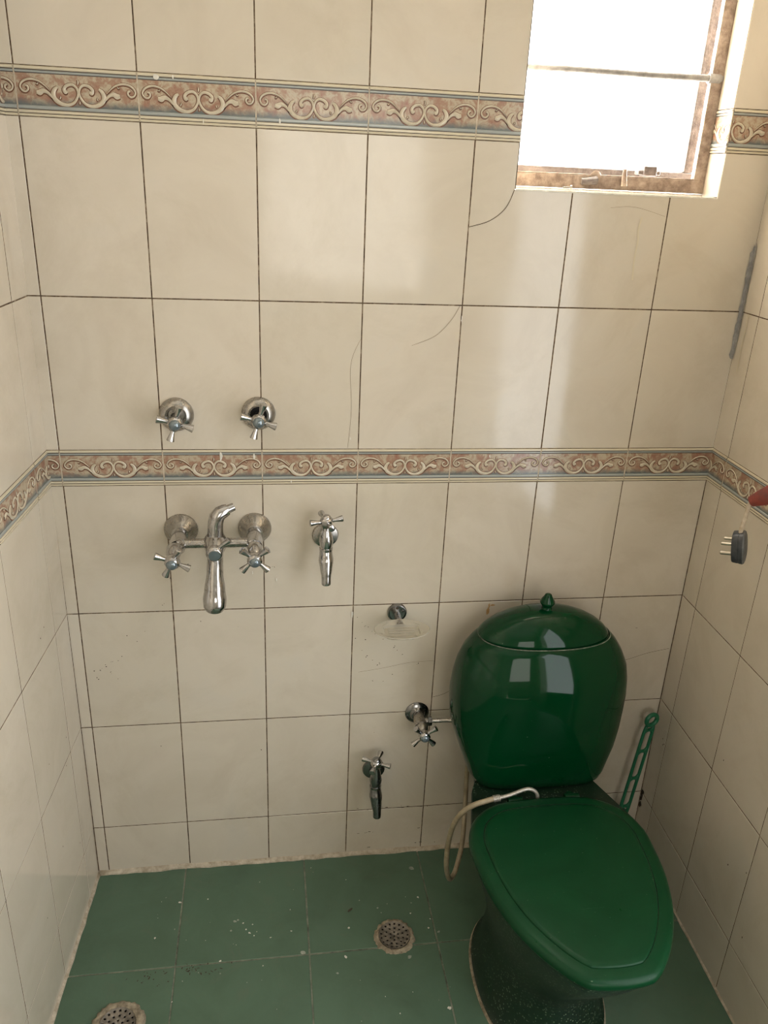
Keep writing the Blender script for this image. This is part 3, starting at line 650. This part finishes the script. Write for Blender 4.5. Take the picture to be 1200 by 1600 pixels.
def bib_tap(x, z, neck, yaw, deg, label, m, mf, ln=1.0, tilt=0.0, arm=0.0355):
    t = empty('bib_tap', (x, 0, z), label, 'tap', 'single bib taps'); P = []
    b = MB(); b.lathe([(-0.002, 0.0282), (0.002, 0.0288), (0.006, 0.0270), (0.0095, 0.0170), (0.010, 0.0100)], (x, 0, z), (0, -1, 0), mf, 36); P.append(b.build('wall_flange', t))
    c = Vector((x - 0.002, -0.055, z)); hub = c + Vector((0, 0.0, neck))
    b = MB(); b.tube([(x, 0, z), (x, -0.02, z + 0.002), c + Vector((0, 0, 0.006))], [0.0105, 0.0105, 0.012], m, 20)
    b.lathe([(neck - 0.008, 0.0085), (neck - 0.016, 0.0088), (neck - 0.020, 0.0095), (0.026, 0.0128), (0.012, 0.0152), (0.0, 0.0135), (-0.005, 0.0125), (-0.0055, 0.0142), (-0.011, 0.0142), (-0.0115, 0.0122)], c, (0, 0, 1), m, 28)
    P.append(b.build('tap_body', t))
    b = MB(); s = c + Vector((0, 0, -0.010)); dx = tilt
    b.tube([s, s + Vector((dx * .1, -0.002, -0.010)), s + Vector((dx * .3, -0.006, -0.022 * ln)), s + Vector((dx * .6, -0.013, -0.040 * ln)), s + Vector((dx, -0.018, -0.058 * ln)), s + Vector((dx, -0.020, -0.072 * ln)), s + Vector((dx, -0.020, -0.0722 * ln))],
           [0.0130, 0.0142, 0.0160, 0.0130, 0.0103, 0.0100, 0.0072], m, 24, sub=3); P.append(b.build('spout', t))
    handle(t, hub, (0, -0.10, 1), deg, P, arm, 1.15, 'chrome', 4, m)
    flatten(P, t); return t
bib_tap(0.5335, 0.9265, 0.055, 0, 15, 'upright chrome bib tap right of the bath mixer', 'chrome', 'chrome_dull')
bib_tap(0.6640, 0.2790, 0.062, 0, -25, 'tarnished chrome bib tap low on wall near the floor', 'chrome_dark', 'chrome_dark', 1.06, 0.004)

av = empty('angle_valve', (0.765, 0, 0.4440), 'tarnished chrome angle valve feeding the green cistern', 'valve'); P = []
b = MB(); b.lathe([(-0.002, 0.0290), (0.003, 0.0295), (0.006, 0.0270), (0.009, 0.0190), (0.015, 0.0150), (0.016, 0.010)], (0.765, 0, 0.4440), (0, -1, 0), 'chrome_dark', 36); P.append(b.build('wall_flange', av))
b = MB(); b.tube([(0.765, -0.004, 0.444), (0.7655, -0.030, 0.444), (0.766, -0.052, 0.4435), (0.766, -0.0522, 0.4435), (0.7665, -0.058, 0.443), (0.7665, -0.0582, 0.443), (0.767, -0.072, 0.4425), (0.7675, -0.078, 0.4425)], [0.0125, 0.0140, 0.0150, 0.0165, 0.0165, 0.0150, 0.0135, 0.0085], 'chrome_dull', 24); P.append(b.build('valve_body', av))
b = MB(); b.tube([(0.772, -0.038, 0.445), (0.784, -0.038, 0.445)], 0.0085, 'chrome_dull', 18)
b.lathe([(0, 0.0085), (0.001, 0.0118), (0.010, 0.0118), (0.011, 0.008)], (0.784, -0.038, 0.445), (1, 0, 0), 'chrome_dark', 6)
b.tube([(0.794, -0.038, 0.445), (0.815, -0.040, 0.446), (0.830, -0.044, 0.449), (0.843, -0.050, 0.452)], 0.0052, 'chrome_dull', 14, sub=3); P.append(b.build('outlet_pipe', av))
handle(av, (0.7680, -0.088, 0.4410), (0.02, -1, -0.12), 42, P, 0.0355, 1.15, 'chrome'); flatten(P, av)

# ------------------------------------------------------------------ soap dish
sd = empty('soap_dish', (0.7016, 0, 0.7258), 'clear oval acrylic soap dish on round chrome wall mount', 'soap dish'); P = []
b = MB(); b.lathe([(-0.002, 0.0225), (0.004, 0.0228), (0.007, 0.0210), (0.0075, 0.0190), (0.0065, 0.0180)], (0.7016, 0, 0.7275), (0, -1, 0), 'chrome_dark', 36)
b.lathe([(0.0055, 0.0182), (0.0060, 0.0010)], (0.7016, 0, 0.7275), (0, -1, 0), 'cap', 36)
b.lathe([(0.006, 0.0032), (0.0075, 0.003), (0.008, 0.001)], (0.7010, 0, 0.7410), (0, -1, 0), 'speck', 10)
b.lathe([(0.006, 0.0032), (0.0075, 0.003), (0.008, 0.001)], (0.7140, 0, 0.7330), (0, -1, 0), 'chrome_dark', 10); P.append(b.build('wall_mount', sd))
b = MB(); b.tube([(0.7016, -0.005, 0.7240), (0.7014, -0.022, 0.7220), (0.7012, -0.040, 0.7200), (0.7012, -0.052, 0.7185)], [0.0075, 0.0080, 0.0105, 0.012], 'chrome_dull', 18, sub=3); P.append(b.build('bracket_arm', sd))
b = MB(); cx, cy, cz = 0.7010, -0.080, 0.7290
def oval(a, bb, z, n=2.0, N_=56): return [(cx + a * math.copysign(abs(math.cos(t)) ** (2 / n), math.cos(t)), cy + bb * math.copysign(abs(math.sin(t)) ** (2 / n), math.sin(t)), z) for t in [2 * math.pi * k / N_ for k in range(N_)]]
b.grid([oval(0.030, 0.018, cz - 0.012, 3), oval(0.040, 0.025, cz - 0.0120, 3), oval(0.050, 0.033, cz - 0.006), oval(0.0610, 0.0415, cz - 0.0015), oval(0.0630, 0.0430, cz), oval(0.0615, 0.0418, cz + 0.0015), oval(0.050, 0.034, cz - 0.0005),
        oval(0.0435, 0.0270, cz - 0.0020, 5), oval(0.0400, 0.0238, cz - 0.0030, 5), oval(0.0390, 0.0228, cz - 0.0085, 5), oval(0.020, 0.012, cz - 0.0085, 4)], 'acrylic', True, (True, True), True)
for q in (-1, 0, 1): b.tube([(cx - 0.030, cy + q * 0.011, cz - 0.0078), (cx + 0.030, cy + q * 0.011, cz - 0.0078)], 0.0016, 'acrylic', 8)
P.append(b.build('dish', sd, sharp=50)); flatten(P, sd)

# ------------------------------------------------------------------ toilet
TX = 0.994
tl = empty('toilet', (TX, -0.34, 0), 'dark green ceramic toilet with rounded cistern and closed lid', 'toilet'); P = []
HALF = [(-0.278, 0.000), (-0.2785, 0.030), (-0.281, 0.072), (-0.290, 0.112), (-0.310, 0.146), (-0.342, 0.174), (-0.390, 0.1895), (-0.440, 0.1885), (-0.490, 0.1835), (-0.540, 0.1730), (-0.590, 0.1560), (-0.635, 0.1330), (-0.672, 0.1085), (-0.698, 0.0860), (-0.712, 0.0700), (-0.7200, 0.0560), (-0.7250, 0.0300), (-0.7265, 0.0)]
_r_, _ = spline([Vector((hw, y, 0)) for y, hw in HALF], [0] * len(HALF), 5)
OUT = [(TX + 0.002 + p.x, p.y) for p in _r_] + [(TX + 0.002 - p.x, p.y) for p in reversed(_r_[1:-1])]
def off(poly, w):
    n = len(poly); o_ = []
    for i in range(n):
        a, c = poly[i - 1], poly[(i + 1) % n]; dx, dy = c[0] - a[0], c[1] - a[1]; L = math.hypot(dx, dy) or 1
        o_.append((poly[i][0] + dy / L * -w * ORI, poly[i][1] - dx / L * -w * ORI))
    return o_
area2 = sum(OUT[i][0] * OUT[(i + 1) % len(OUT)][1] - OUT[(i + 1) % len(OUT)][0] * OUT[i][1] for i in range(len(OUT)))
ORI = 1 if area2 > 0 else -1
def lev(w, z):
    if w <= 0.034: return [(x, y, z) for x, y in off(OUT, w)]
    q = 1 - (w - 0.034) / 0.15                      # deep insets shrink towards the middle
    return [(TX + (x - TX) * q, -0.47 + (y + 0.47) * q, z) for x, y in off(OUT, 0.034)]
if ORI < 0: OUT.reverse(); ORI = 1
# pan: bowl running down into an oval foot, with the shelf the cistern stands on
def foot(a, bb, cyy, z, n=2.3):
    res = []
    for x, y in OUT:
        t = math.atan2((y + 0.47) / 0.25, (x - TX) / 0.19); c, s_ = math.cos(t), math.sin(t)
        res.append((TX - 0.004 + a * math.copysign(abs(c) ** (2 / n), c), cyy + bb * math.copysign(abs(s_) ** (2 / n), s_), z))
    return res
def blend(A, B, t): return [tuple(A[i][k] * (1 - t) + B[i][k] * t for k in range(3)) for i in range(len(A))]
b = MB()
def mixlev(z, t, w=0.02, a=0.108, bb=0.168, cyy=-0.392):
    return [(p[0], p[1], z) for p in blend(lev(w, z), foot(a, bb, cyy, z), t)]
b.grid([foot(0.136, 0.190, -0.400, 0.0005), foot(0.137, 0.191, -0.400, 0.012), foot(0.128, 0.182, -0.400, 0.022), foot(0.118, 0.172, -0.398, 0.060), mixlev(0.11, 1.0), mixlev(0.17, 0.88), mixlev(0.23, 0.62), mixlev(0.285, 0.34), mixlev(0.33, 0.14), mixlev(0.355, 0.05), lev(0.020, 0.372), lev(0.022, 0.381), lev(0.030, 0.384)], 'pan')
b2 = [(-0.100, -0.014), (-0.132, -0.180), (-0.150, -0.220), (-0.176, -0.325), (-0.165, -0.365), (0.165, -0.365), (0.188, -0.335), (0.142, -0.210), (0.128, -0.180), (0.100, -0.014)]
rings = []
for z, k in ((0.250, 0.55), (0.300, 0.82), (0.340, 0.97), (0.378, 1.0), (0.386, 0.985)): rings.append([(TX + 0.010 + x * k, y if k > 0.9 else y * (0.9 if y < -0.2 else 1), z) for x, y in reversed(b2)])
b.grid(rings, 'pan', True, (True, True), False)
pan = b.build('pan', tl, sharp=40); P.append(pan)
for x, y in ((0.876, -0.350), (0.876, -0.450), (1.106, -0.350), (1.104, -0.450)):
    b = MB(); b.lathe([(0, 0.0075), (0.005, 0.007), (0.008, 0.004), (0.0085, 0.0005)], (x + (0.012 if x < 1 else -0.012), y, 0.018), (0, 0, 1), 'cement_dirty', 12); b.build('fixing_bolt', pan)
b = MB(); rg = []
fo = foot(0.1365, 0.1905, -0.400, 0.0); fo2 = foot(0.1415, 0.1955, -0.400, 0.0)
rg = [[(x, y, 0.001) for x, y, _ in fo2], [(x, y, 0.006) for x, y, _ in foot(0.1390, 0.1930, -0.400, 0)], [(x, y, 0.006) for x, y, _ in fo]]
b.grid(rg, 'cement_dirty', True, (False, False), True); b.build('mortar_bead', pan)
# seat ring and lid
b = MB(); b.grid([lev(0.018, 0.3845), lev(0.010, 0.3860), lev(0.0085, 0.3900), lev(0.011, 0.3945), lev(0.06, 0.3950), lev(0.06, 0.3850)], 'seat', True, (False, False)); P.append(b.build('seat', tl))
b = MB()
b.grid([lev(0.060, 0.396), lev(0.010, 0.3955), lev(0.0045, 0.3950), lev(0.0008, 0.3975), lev(0.0, 0.402), lev(0.0012, 0.4075), lev(0.0050, 0.4120), lev(0.0110, 0.4142), lev(0.020, 0.4150), lev(0.0288, 0.4154)], 'seat', True, (True, False))
b.grid([lev(0.0288, 0.4154), lev(0.0292, 0.4138), lev(0.0300, 0.4138)], 'seat_line', True, (False, False))
b.grid([lev(0.0300, 0.4138), lev(0.0308, 0.4162), lev(0.0330, 0.4174), lev(0.040, 0.4180), lev(0.060, 0.4186), lev(0.085, 0.4190), lev(0.11, 0.4190)], 'seat', True, (False, True))
lid = b.build('lid', tl, sharp=50); P.append(lid)
for x in (TX - 0.055, TX + 0.075):
    b = MB(); b.tube([(x - 0.016, -0.272, 0.398), (x + 0.016, -0.272, 0.398)], 0.0085, 'seat', 14); b.lathe([(0, 0.011), (0.012, 0.010), (0.014, 0.006)], (x, -0.262, 0.386), (0, 0, 1), 'seat', 14)
    b.build('hinge', lid)
# cistern
CX = 1.0170; CY = -0.122
def sec(a, bb, z, n=2.35, cyy=CY, cx_=CX, N_=72):
    r_ = []
    for k in range(N_):
        t = 2 * math.pi * k / N_; c, s_ = math.cos(t), math.sin(t)
        y = cyy + bb * math.copysign(abs(s_) ** (2 / n), s_)
        r_.append((cx_ + a * math.copysign(abs(c) ** (2 / n), c), min(y, -0.006), z))
    return r_
BODY = [(0.3875, 0.128, 0.088), (0.389, 0.148, 0.103), (0.394, 0.1570, 0.109), (0.410, 0.1640, 0.1115), (0.435, 0.1720, 0.1130), (0.470, 0.1855, 0.1155), (0.510, 0.1970, 0.1175), (0.550, 0.2030, 0.1175), (0.590, 0.2040, 0.1155), (0.630, 0.2005, 0.1115), (0.665, 0.1930, 0.1040), (0.695, 0.1795, 0.0945), (0.717, 0.1645, 0.0845), (0.7310, 0.1500, 0.0755)]
b = MB(); b.grid([sec(a, bb, z, 2.35 + 1.9 * max(0.0, min(1.0, (0.53 - z) / 0.13)), CY + (0.004 if z > 0.69 else 0)) for z, a, bb in BODY] + [sec(0.138, 0.066, 0.7325, 2.3, CY + 0.004), sec(0.06, 0.03, 0.7325, 2.2)], 'ceramic')
b.grid([sec(0.1508, 0.0762, 0.7306, 2.3, CY + 0.004, CX - 0.001), sec(0.1512, 0.0766, 0.7318, 2.3, CY + 0.004, CX - 0.001), sec(0.1490, 0.0750, 0.7326, 2.3, CY + 0.004, CX - 0.001)], 'seam', True, (False, False))
cis = b.build('cistern', tl, sharp=60); P.append(cis)
LID = [(0.7330, 0.1440, 0.0710), (0.7336, 0.1475, 0.0735), (0.7350, 0.1486, 0.0745), (0.7385, 0.1470, 0.0738), (0.7500, 0.1370, 0.0688), (0.7630, 0.1200, 0.0605), (0.7760, 0.0960, 0.0490), (0.7870, 0.0660, 0.0345), (0.7930, 0.0350, 0.0190), (0.7945, 0.0120, 0.0100)]
b = MB(); b.grid([sec(a, bb, z, 2.2, CY + 0.004, CX - 0.004) for z, a, bb in LID], 'ceramic'); b.build('tank_lid', cis, sharp=60)
b = MB(); b.lathe([(0.0, 0.0120), (0.004, 0.0105), (0.0065, 0.0105), (0.014, 0.0158), (0.0165, 0.0166), (0.0190, 0.0160), (0.0310, 0.0086), (0.0345, 0.0072), (0.0362, 0.0048), (0.0368, 0.0004)], (CX - 0.004, CY + 0.002, 0.7935), (0, 0, 1), 'ceramic', 28); b.build('tank_knob', cis)
flatten(P, tl)

# ------------------------------------------------------------------ water hose of the pan
hs = empty('bidet_hose', (0.845, -0.22, 0.09), 'yellowed plastic hose looping beside the pan onto its rear shelf', 'hose'); P = []
b = MB(); b.tube([(0.8990, -0.030, 0.330), (0.8980, -0.032, 0.270), (0.8930, -0.060, 0.200), (0.8800, -0.110, 0.130), (0.8600, -0.150, 0.092), (0.8440, -0.175, 0.083), (0.8290, -0.195, 0.100), (0.8120, -0.222, 0.170), (0.8060, -0.240, 0.250), (0.8070, -0.255, 0.315), (0.8180, -0.268, 0.365), (0.8420, -0.275, 0.396), (0.8760, -0.275, 0.408), (0.8900, -0.274, 0.411)],
                     0.0060, 'hose', 16, sub=6); P.append(b.build('hose_tube', hs))
b = MB()
for k in range(5): b.lathe([(0, 0.0068), (0.0006, 0.0076), (0.0024, 0.0076), (0.003, 0.0068)], (0.8875 + 0.0032 * k, -0.274, 0.4105 + 0.0004 * k), (1, 0.02, 0.13), 'braid', 16)
P.append(b.build('ferrule', hs))
b = MB(); b.tube([(0.902, -0.274, 0.4125), (0.925, -0.273, 0.4175), (0.946, -0.2715, 0.4245), (0.962, -0.270, 0.4280), (0.975, -0.270, 0.4260), (0.985, -0.271, 0.4180), (0.9895, -0.272, 0.4060), (0.9895, -0.272, 0.3870)], 0.0042, 'braid', 14, sub=5); P.append(b.build('metal_tube', hs))
flatten(P, hs)

# ------------------------------------------------------------------ toilet brush in the corner
tb = empty('toilet_brush', (1.320, -0.052, 0.002), 'green plastic brush with looped ladder handle leaning in the corner', 'brush'); P = []
A_, B_ = Vector((1.3200, -0.052, 0.030)), Vector((1.3652, -0.039, 0.4120))
ax = (B_ - A_).normalized(); sd_ = Vector((1, 0.25, 0)); sd_ = (sd_ - ax * sd_.dot(ax)).normalized(); L_ = (B_ - A_).length
def pt(h, s): return A_ + ax * h + sd_ * s
b = MB(); hw = lambda h: 0.0138
for sg in (-1, 1): b.tube([pt(0.09, sg * 0.012), pt(0.11, sg * hw(0.11)), pt(0.22, sg * hw(0.22)), pt(L_ - 0.045, sg * hw(L_ - 0.045)), pt(L_ - 0.018, sg * 0.0105)], 0.0042, 'brush', 12, sub=3)
for h in (0.115, 0.205, 0.290, L_ - 0.030):
    w_ = hw(h) - 0.002
    b.tube([pt(h + 0.010, -w_), pt(h + 0.002, -w_ * 0.7), pt(h, 0), pt(h + 0.002, w_ * 0.7), pt(h + 0.010, w_)], [0.003, 0.004, 0.0042, 0.004, 0.003], 'brush', 10, sub=3)
    b.tube([pt(h - 0.010, -w_), pt(h - 0.002, -w_ * 0.7), pt(h, 0), pt(h - 0.002, w_ * 0.7), pt(h - 0.010, w_)], [0.003, 0.004, 0.0042, 0.004, 0.003], 'brush', 10, sub=3)
rp = [pt(L_ + 0.0155 * math.sin(2 * math.pi * k / 28), 0.0162 * math.cos(2 * math.pi * k / 28)) for k in range(29)]
b.tube(rp, 0.0057, 'brush', 12, caps=(False, False)); P.append(b.build('handle', tb, sharp=0))
b = MB(); b.tube([pt(-0.005, 0), pt(0.05, 0), pt(0.085, 0), pt(0.10, 0)], [0.011, 0.012, 0.015, 0.012], 'brush', 14)
hd = b.build('brush_head', tb); P.append(hd)
b = MB()
for i in range(9):
    for k in range(14):
        a = 2 * math.pi * (k + 0.5 * (i % 2)) / 14; n1 = sd_; n2 = ax.cross(sd_); d = n1 * math.cos(a) + n2 * math.sin(a); p0 = pt(0.0 + 0.007 * i, 0) + d * 0.010
        b.tube([p0, p0 + d * 0.016], 0.0012, 'bristle', 5)
b.build('bristles', hd); flatten(P, tb)

# ------------------------------------------------------------------ hanging three-pin plug
pg = empty('power_plug', (1.268, -0.370, 1.030), 'black three-pin plug hanging from a taped grimy cord', 'plug'); P = []
c0 = Vector((1.268, -0.366, 1.052)); pu = Vector((-0.17, 0.03, 1.0)).normalized(); pa = Vector((-0.80, 0.60, 0.0)); pa = (pa - pu * pa.dot(pu)).normalized(); ps = pu.cross(pa).normalized()
def pp(a, s, u): return c0 + pa * a + ps * s + pu * u
def plate(a, k, dome=1.0):
    r_ = []
    for i in range(40):
        t = 2 * math.pi * i / 40; c, s_ = math.cos(t), math.sin(t)
        r_.append(pp(a, 0.0215 * k * math.copysign(abs(c) ** 0.62, c) * (1 - 0.16 * (s_ < 0) * abs(s_)), 0.0305 * k * math.copysign(abs(s_) ** 0.72, s_)))
    return r_
b = MB(); b.grid([plate(0.0130, 0.10), plate(0.0130, 0.86), plate(0.0120, 0.94), plate(0.0095, 0.97), plate(0.0020, 1.0), plate(0.0018, 0.975), plate(0.0004, 0.975), plate(0.0002, 1.01), plate(-0.0060, 1.03)], 'plug', True, (True, False))
body = b.build('plug_body', pg, sharp=30); P.append(body)
b = MB(); b.grid([plate(-0.0060, 1.03), plate(-0.0085, 0.98), plate(-0.0105, 0.80), plate(-0.0118, 0.5), plate(-0.0120, 0.1)], 'plug_face', True, (False, True)); b.build('back_cover', body)
for s_, u_, r_, ln in ((-0.0105, 0.0105, 0.0026, 0.0165), (0.0105, 0.0095, 0.0028, 0.0185), (0.0, -0.0145, 0.0034, 0.0215)):
    b = MB(); b.tube([pp(0.012, s_, u_), pp(0.013 + ln * 0.92, s_, u_), pp(0.013 + ln, s_, u_)], [r_, r_, r_ * 0.6], 'brass', 14); P.append(b.build('pin', pg))
b = MB(); b.tube([pp(0.000, 0.0, 0.026), pp(-0.001, 0.0, 0.036), (1.2680, -0.3610, 1.1050), (1.2690, -0.3612, 1.1220), (1.2715, -0.3640, 1.1420), (1.2790, -0.3850, 1.1700), (1.2920, -0.4020, 1.2050), (1.3420, -0.4350, 1.2500), (1.3720, -0.4700, 1.3050), (1.3860, -0.4850, 1.3300)],
                     0.0040, 'cord', 12, sub=5); P.append(b.build('cord', pg))
b = MB()
q0, q1 = Vector((1.2700, -0.3615, 1.1400)), Vector((1.2830, -0.4020, 1.1720)); dd = (q1 - q0).normalized(); sdv = dd.cross(Vector((0, 1, 0))).normalized()
b.tube([q0, q0.lerp(q1, 0.06), q0.lerp(q1, 0.5), q0.lerp(q1, 0.97), q1], [0.0075, 0.0095, 0.0135, 0.0165, 0.0150], 'tape', 7, flat=(0.5, 1.1, (1, 0.6, 0))); P.append(b.build('tape_wrap', pg, bevel=0.002))
flatten(P, pg)

# ------------------------------------------------------------------ floor drains
def make_grate_mesh(R_, nrings):
    """shallow dished disc with round holes cut right through"""
    b = MB(); N_ = 48
    prof = [(0.0, 0.0006), (R_ * 0.45, 0.0008), (R_ * 0.75, 0.0016), (R_ * 0.92, 0.0034), (R_, 0.0052), (R_, 0.0030), (R_ * 0.92, 0.0014), (R_ * 0.75, -0.0002), (R_ * 0.45, -0.0008), (0.0, -0.0010)]
    rings = [[(r * math.cos(2 * math.pi * k / N_), r * math.sin(2 * math.pi * k / N_), z) for k in range(N_)] for r, z in [(max(p[0], 0.0004), p[1]) for p in prof]]
    b.grid(rings, 'grate', True, (True, True), True); base = b.build('grate', None, sharp=50)
    c = MB(); spots = [(0, 0)]
    for i in range(1, nrings + 1):
        n = int(5.6 * i + 0.5)
        spots += [(R_ * 0.86 * i / nrings * math.cos(2 * math.pi * (k + 0.35 * i) / n), R_ * 0.86 * i / nrings * math.sin(2 * math.pi * (k + 0.35 * i) / n)) for k in range(n)]
    for x, y in spots: c.lathe([(-0.02, R_ * 0.066), (0.02, R_ * 0.066)], (x, y, 0), (0, 0, 1), 'black', 10)
    cut_o = c.build('cutter'); mod = base.modifiers.new('holes', 'BOOLEAN'); mod.object = cut_o; mod.operation = 'DIFFERENCE'; mod.solver = 'EXACT'
    me = bpy.data.meshes.new_from_object(base.evaluated_get(bpy.context.evaluated_depsgraph_get()))
    for o_ in (base, cut_o):
        old = o_.data; bpy.data.objects.remove(o_); bpy.data.meshes.remove(old)
    return me
GRATE = make_grate_mesh(0.0365, 3)
def drain(x, y, label, seed, wide):
    random.seed(seed)
    t = empty('floor_drain', (x, y, 0), label, 'drain', 'round floor drains'); N_ = 60
    jag = [random.uniform(-0.0028, 0.0030) for _ in range(N_)]
    b = MB(); ring = lambda r, z, j: [((r + jag[k] * j) * math.cos(2 * math.pi * k / N_), (r + jag[k] * j) * math.sin(2 * math.pi * k / N_), z) for k in range(N_)]
    b.grid([ring(wide, -0.0005, 1), ring(wide - 0.002, 0.0030, 0.9), ring(wide - 0.006, 0.0052, 0.6), ring(0.0385, 0.0058, 0.1), ring(0.0372, 0.0050, 0), ring(0.0372, 0.0006, 0)], 'cement_dirty', True, (False, False), True); b.build('mortar_ring', t, sharp=0)
    g = bpy.data.objects.new('grate', GRATE); C.objects.link(g); g.parent = t; g.location = (0, 0, 0.0022); g.rotation_euler = (0, 0, random.uniform(0, 3))
    b = MB(); b.lathe([(0.0005, 0.0365), (0.0008, 0.001)], (0, 0, 0), (0, 0, 1), 'black', 40); b.build('drain_shade_disc', t)  # flat black disc painted in for the darkness of the drain hole
    return t
drain(0.6910, -0.2600, 'round perforated floor drain between low tap and the pan', 3, 0.0475)
drain(0.0850, -0.4120, 'round floor drain with wide mortar ring beside the left wall', 5, 0.0560)

# dark flake lying on the floor
b = MB(); b.tube([(-0.006, -0.004, 0.0016), (-0.002, -0.001, 0.0022), (0.003, 0.003, 0.0020), (0.006, 0.006, 0.0014)], [0.0010, 0.0026, 0.0024, 0.0008], 'speck', 8, flat=(0.5, 1, (0, 0, 1)))
fk = b.build('debris_flake'); fk.location = (0.5944, -0.1775, 0); tag(fk, 'tiny dark flake lying on the green floor tile', 'debris')
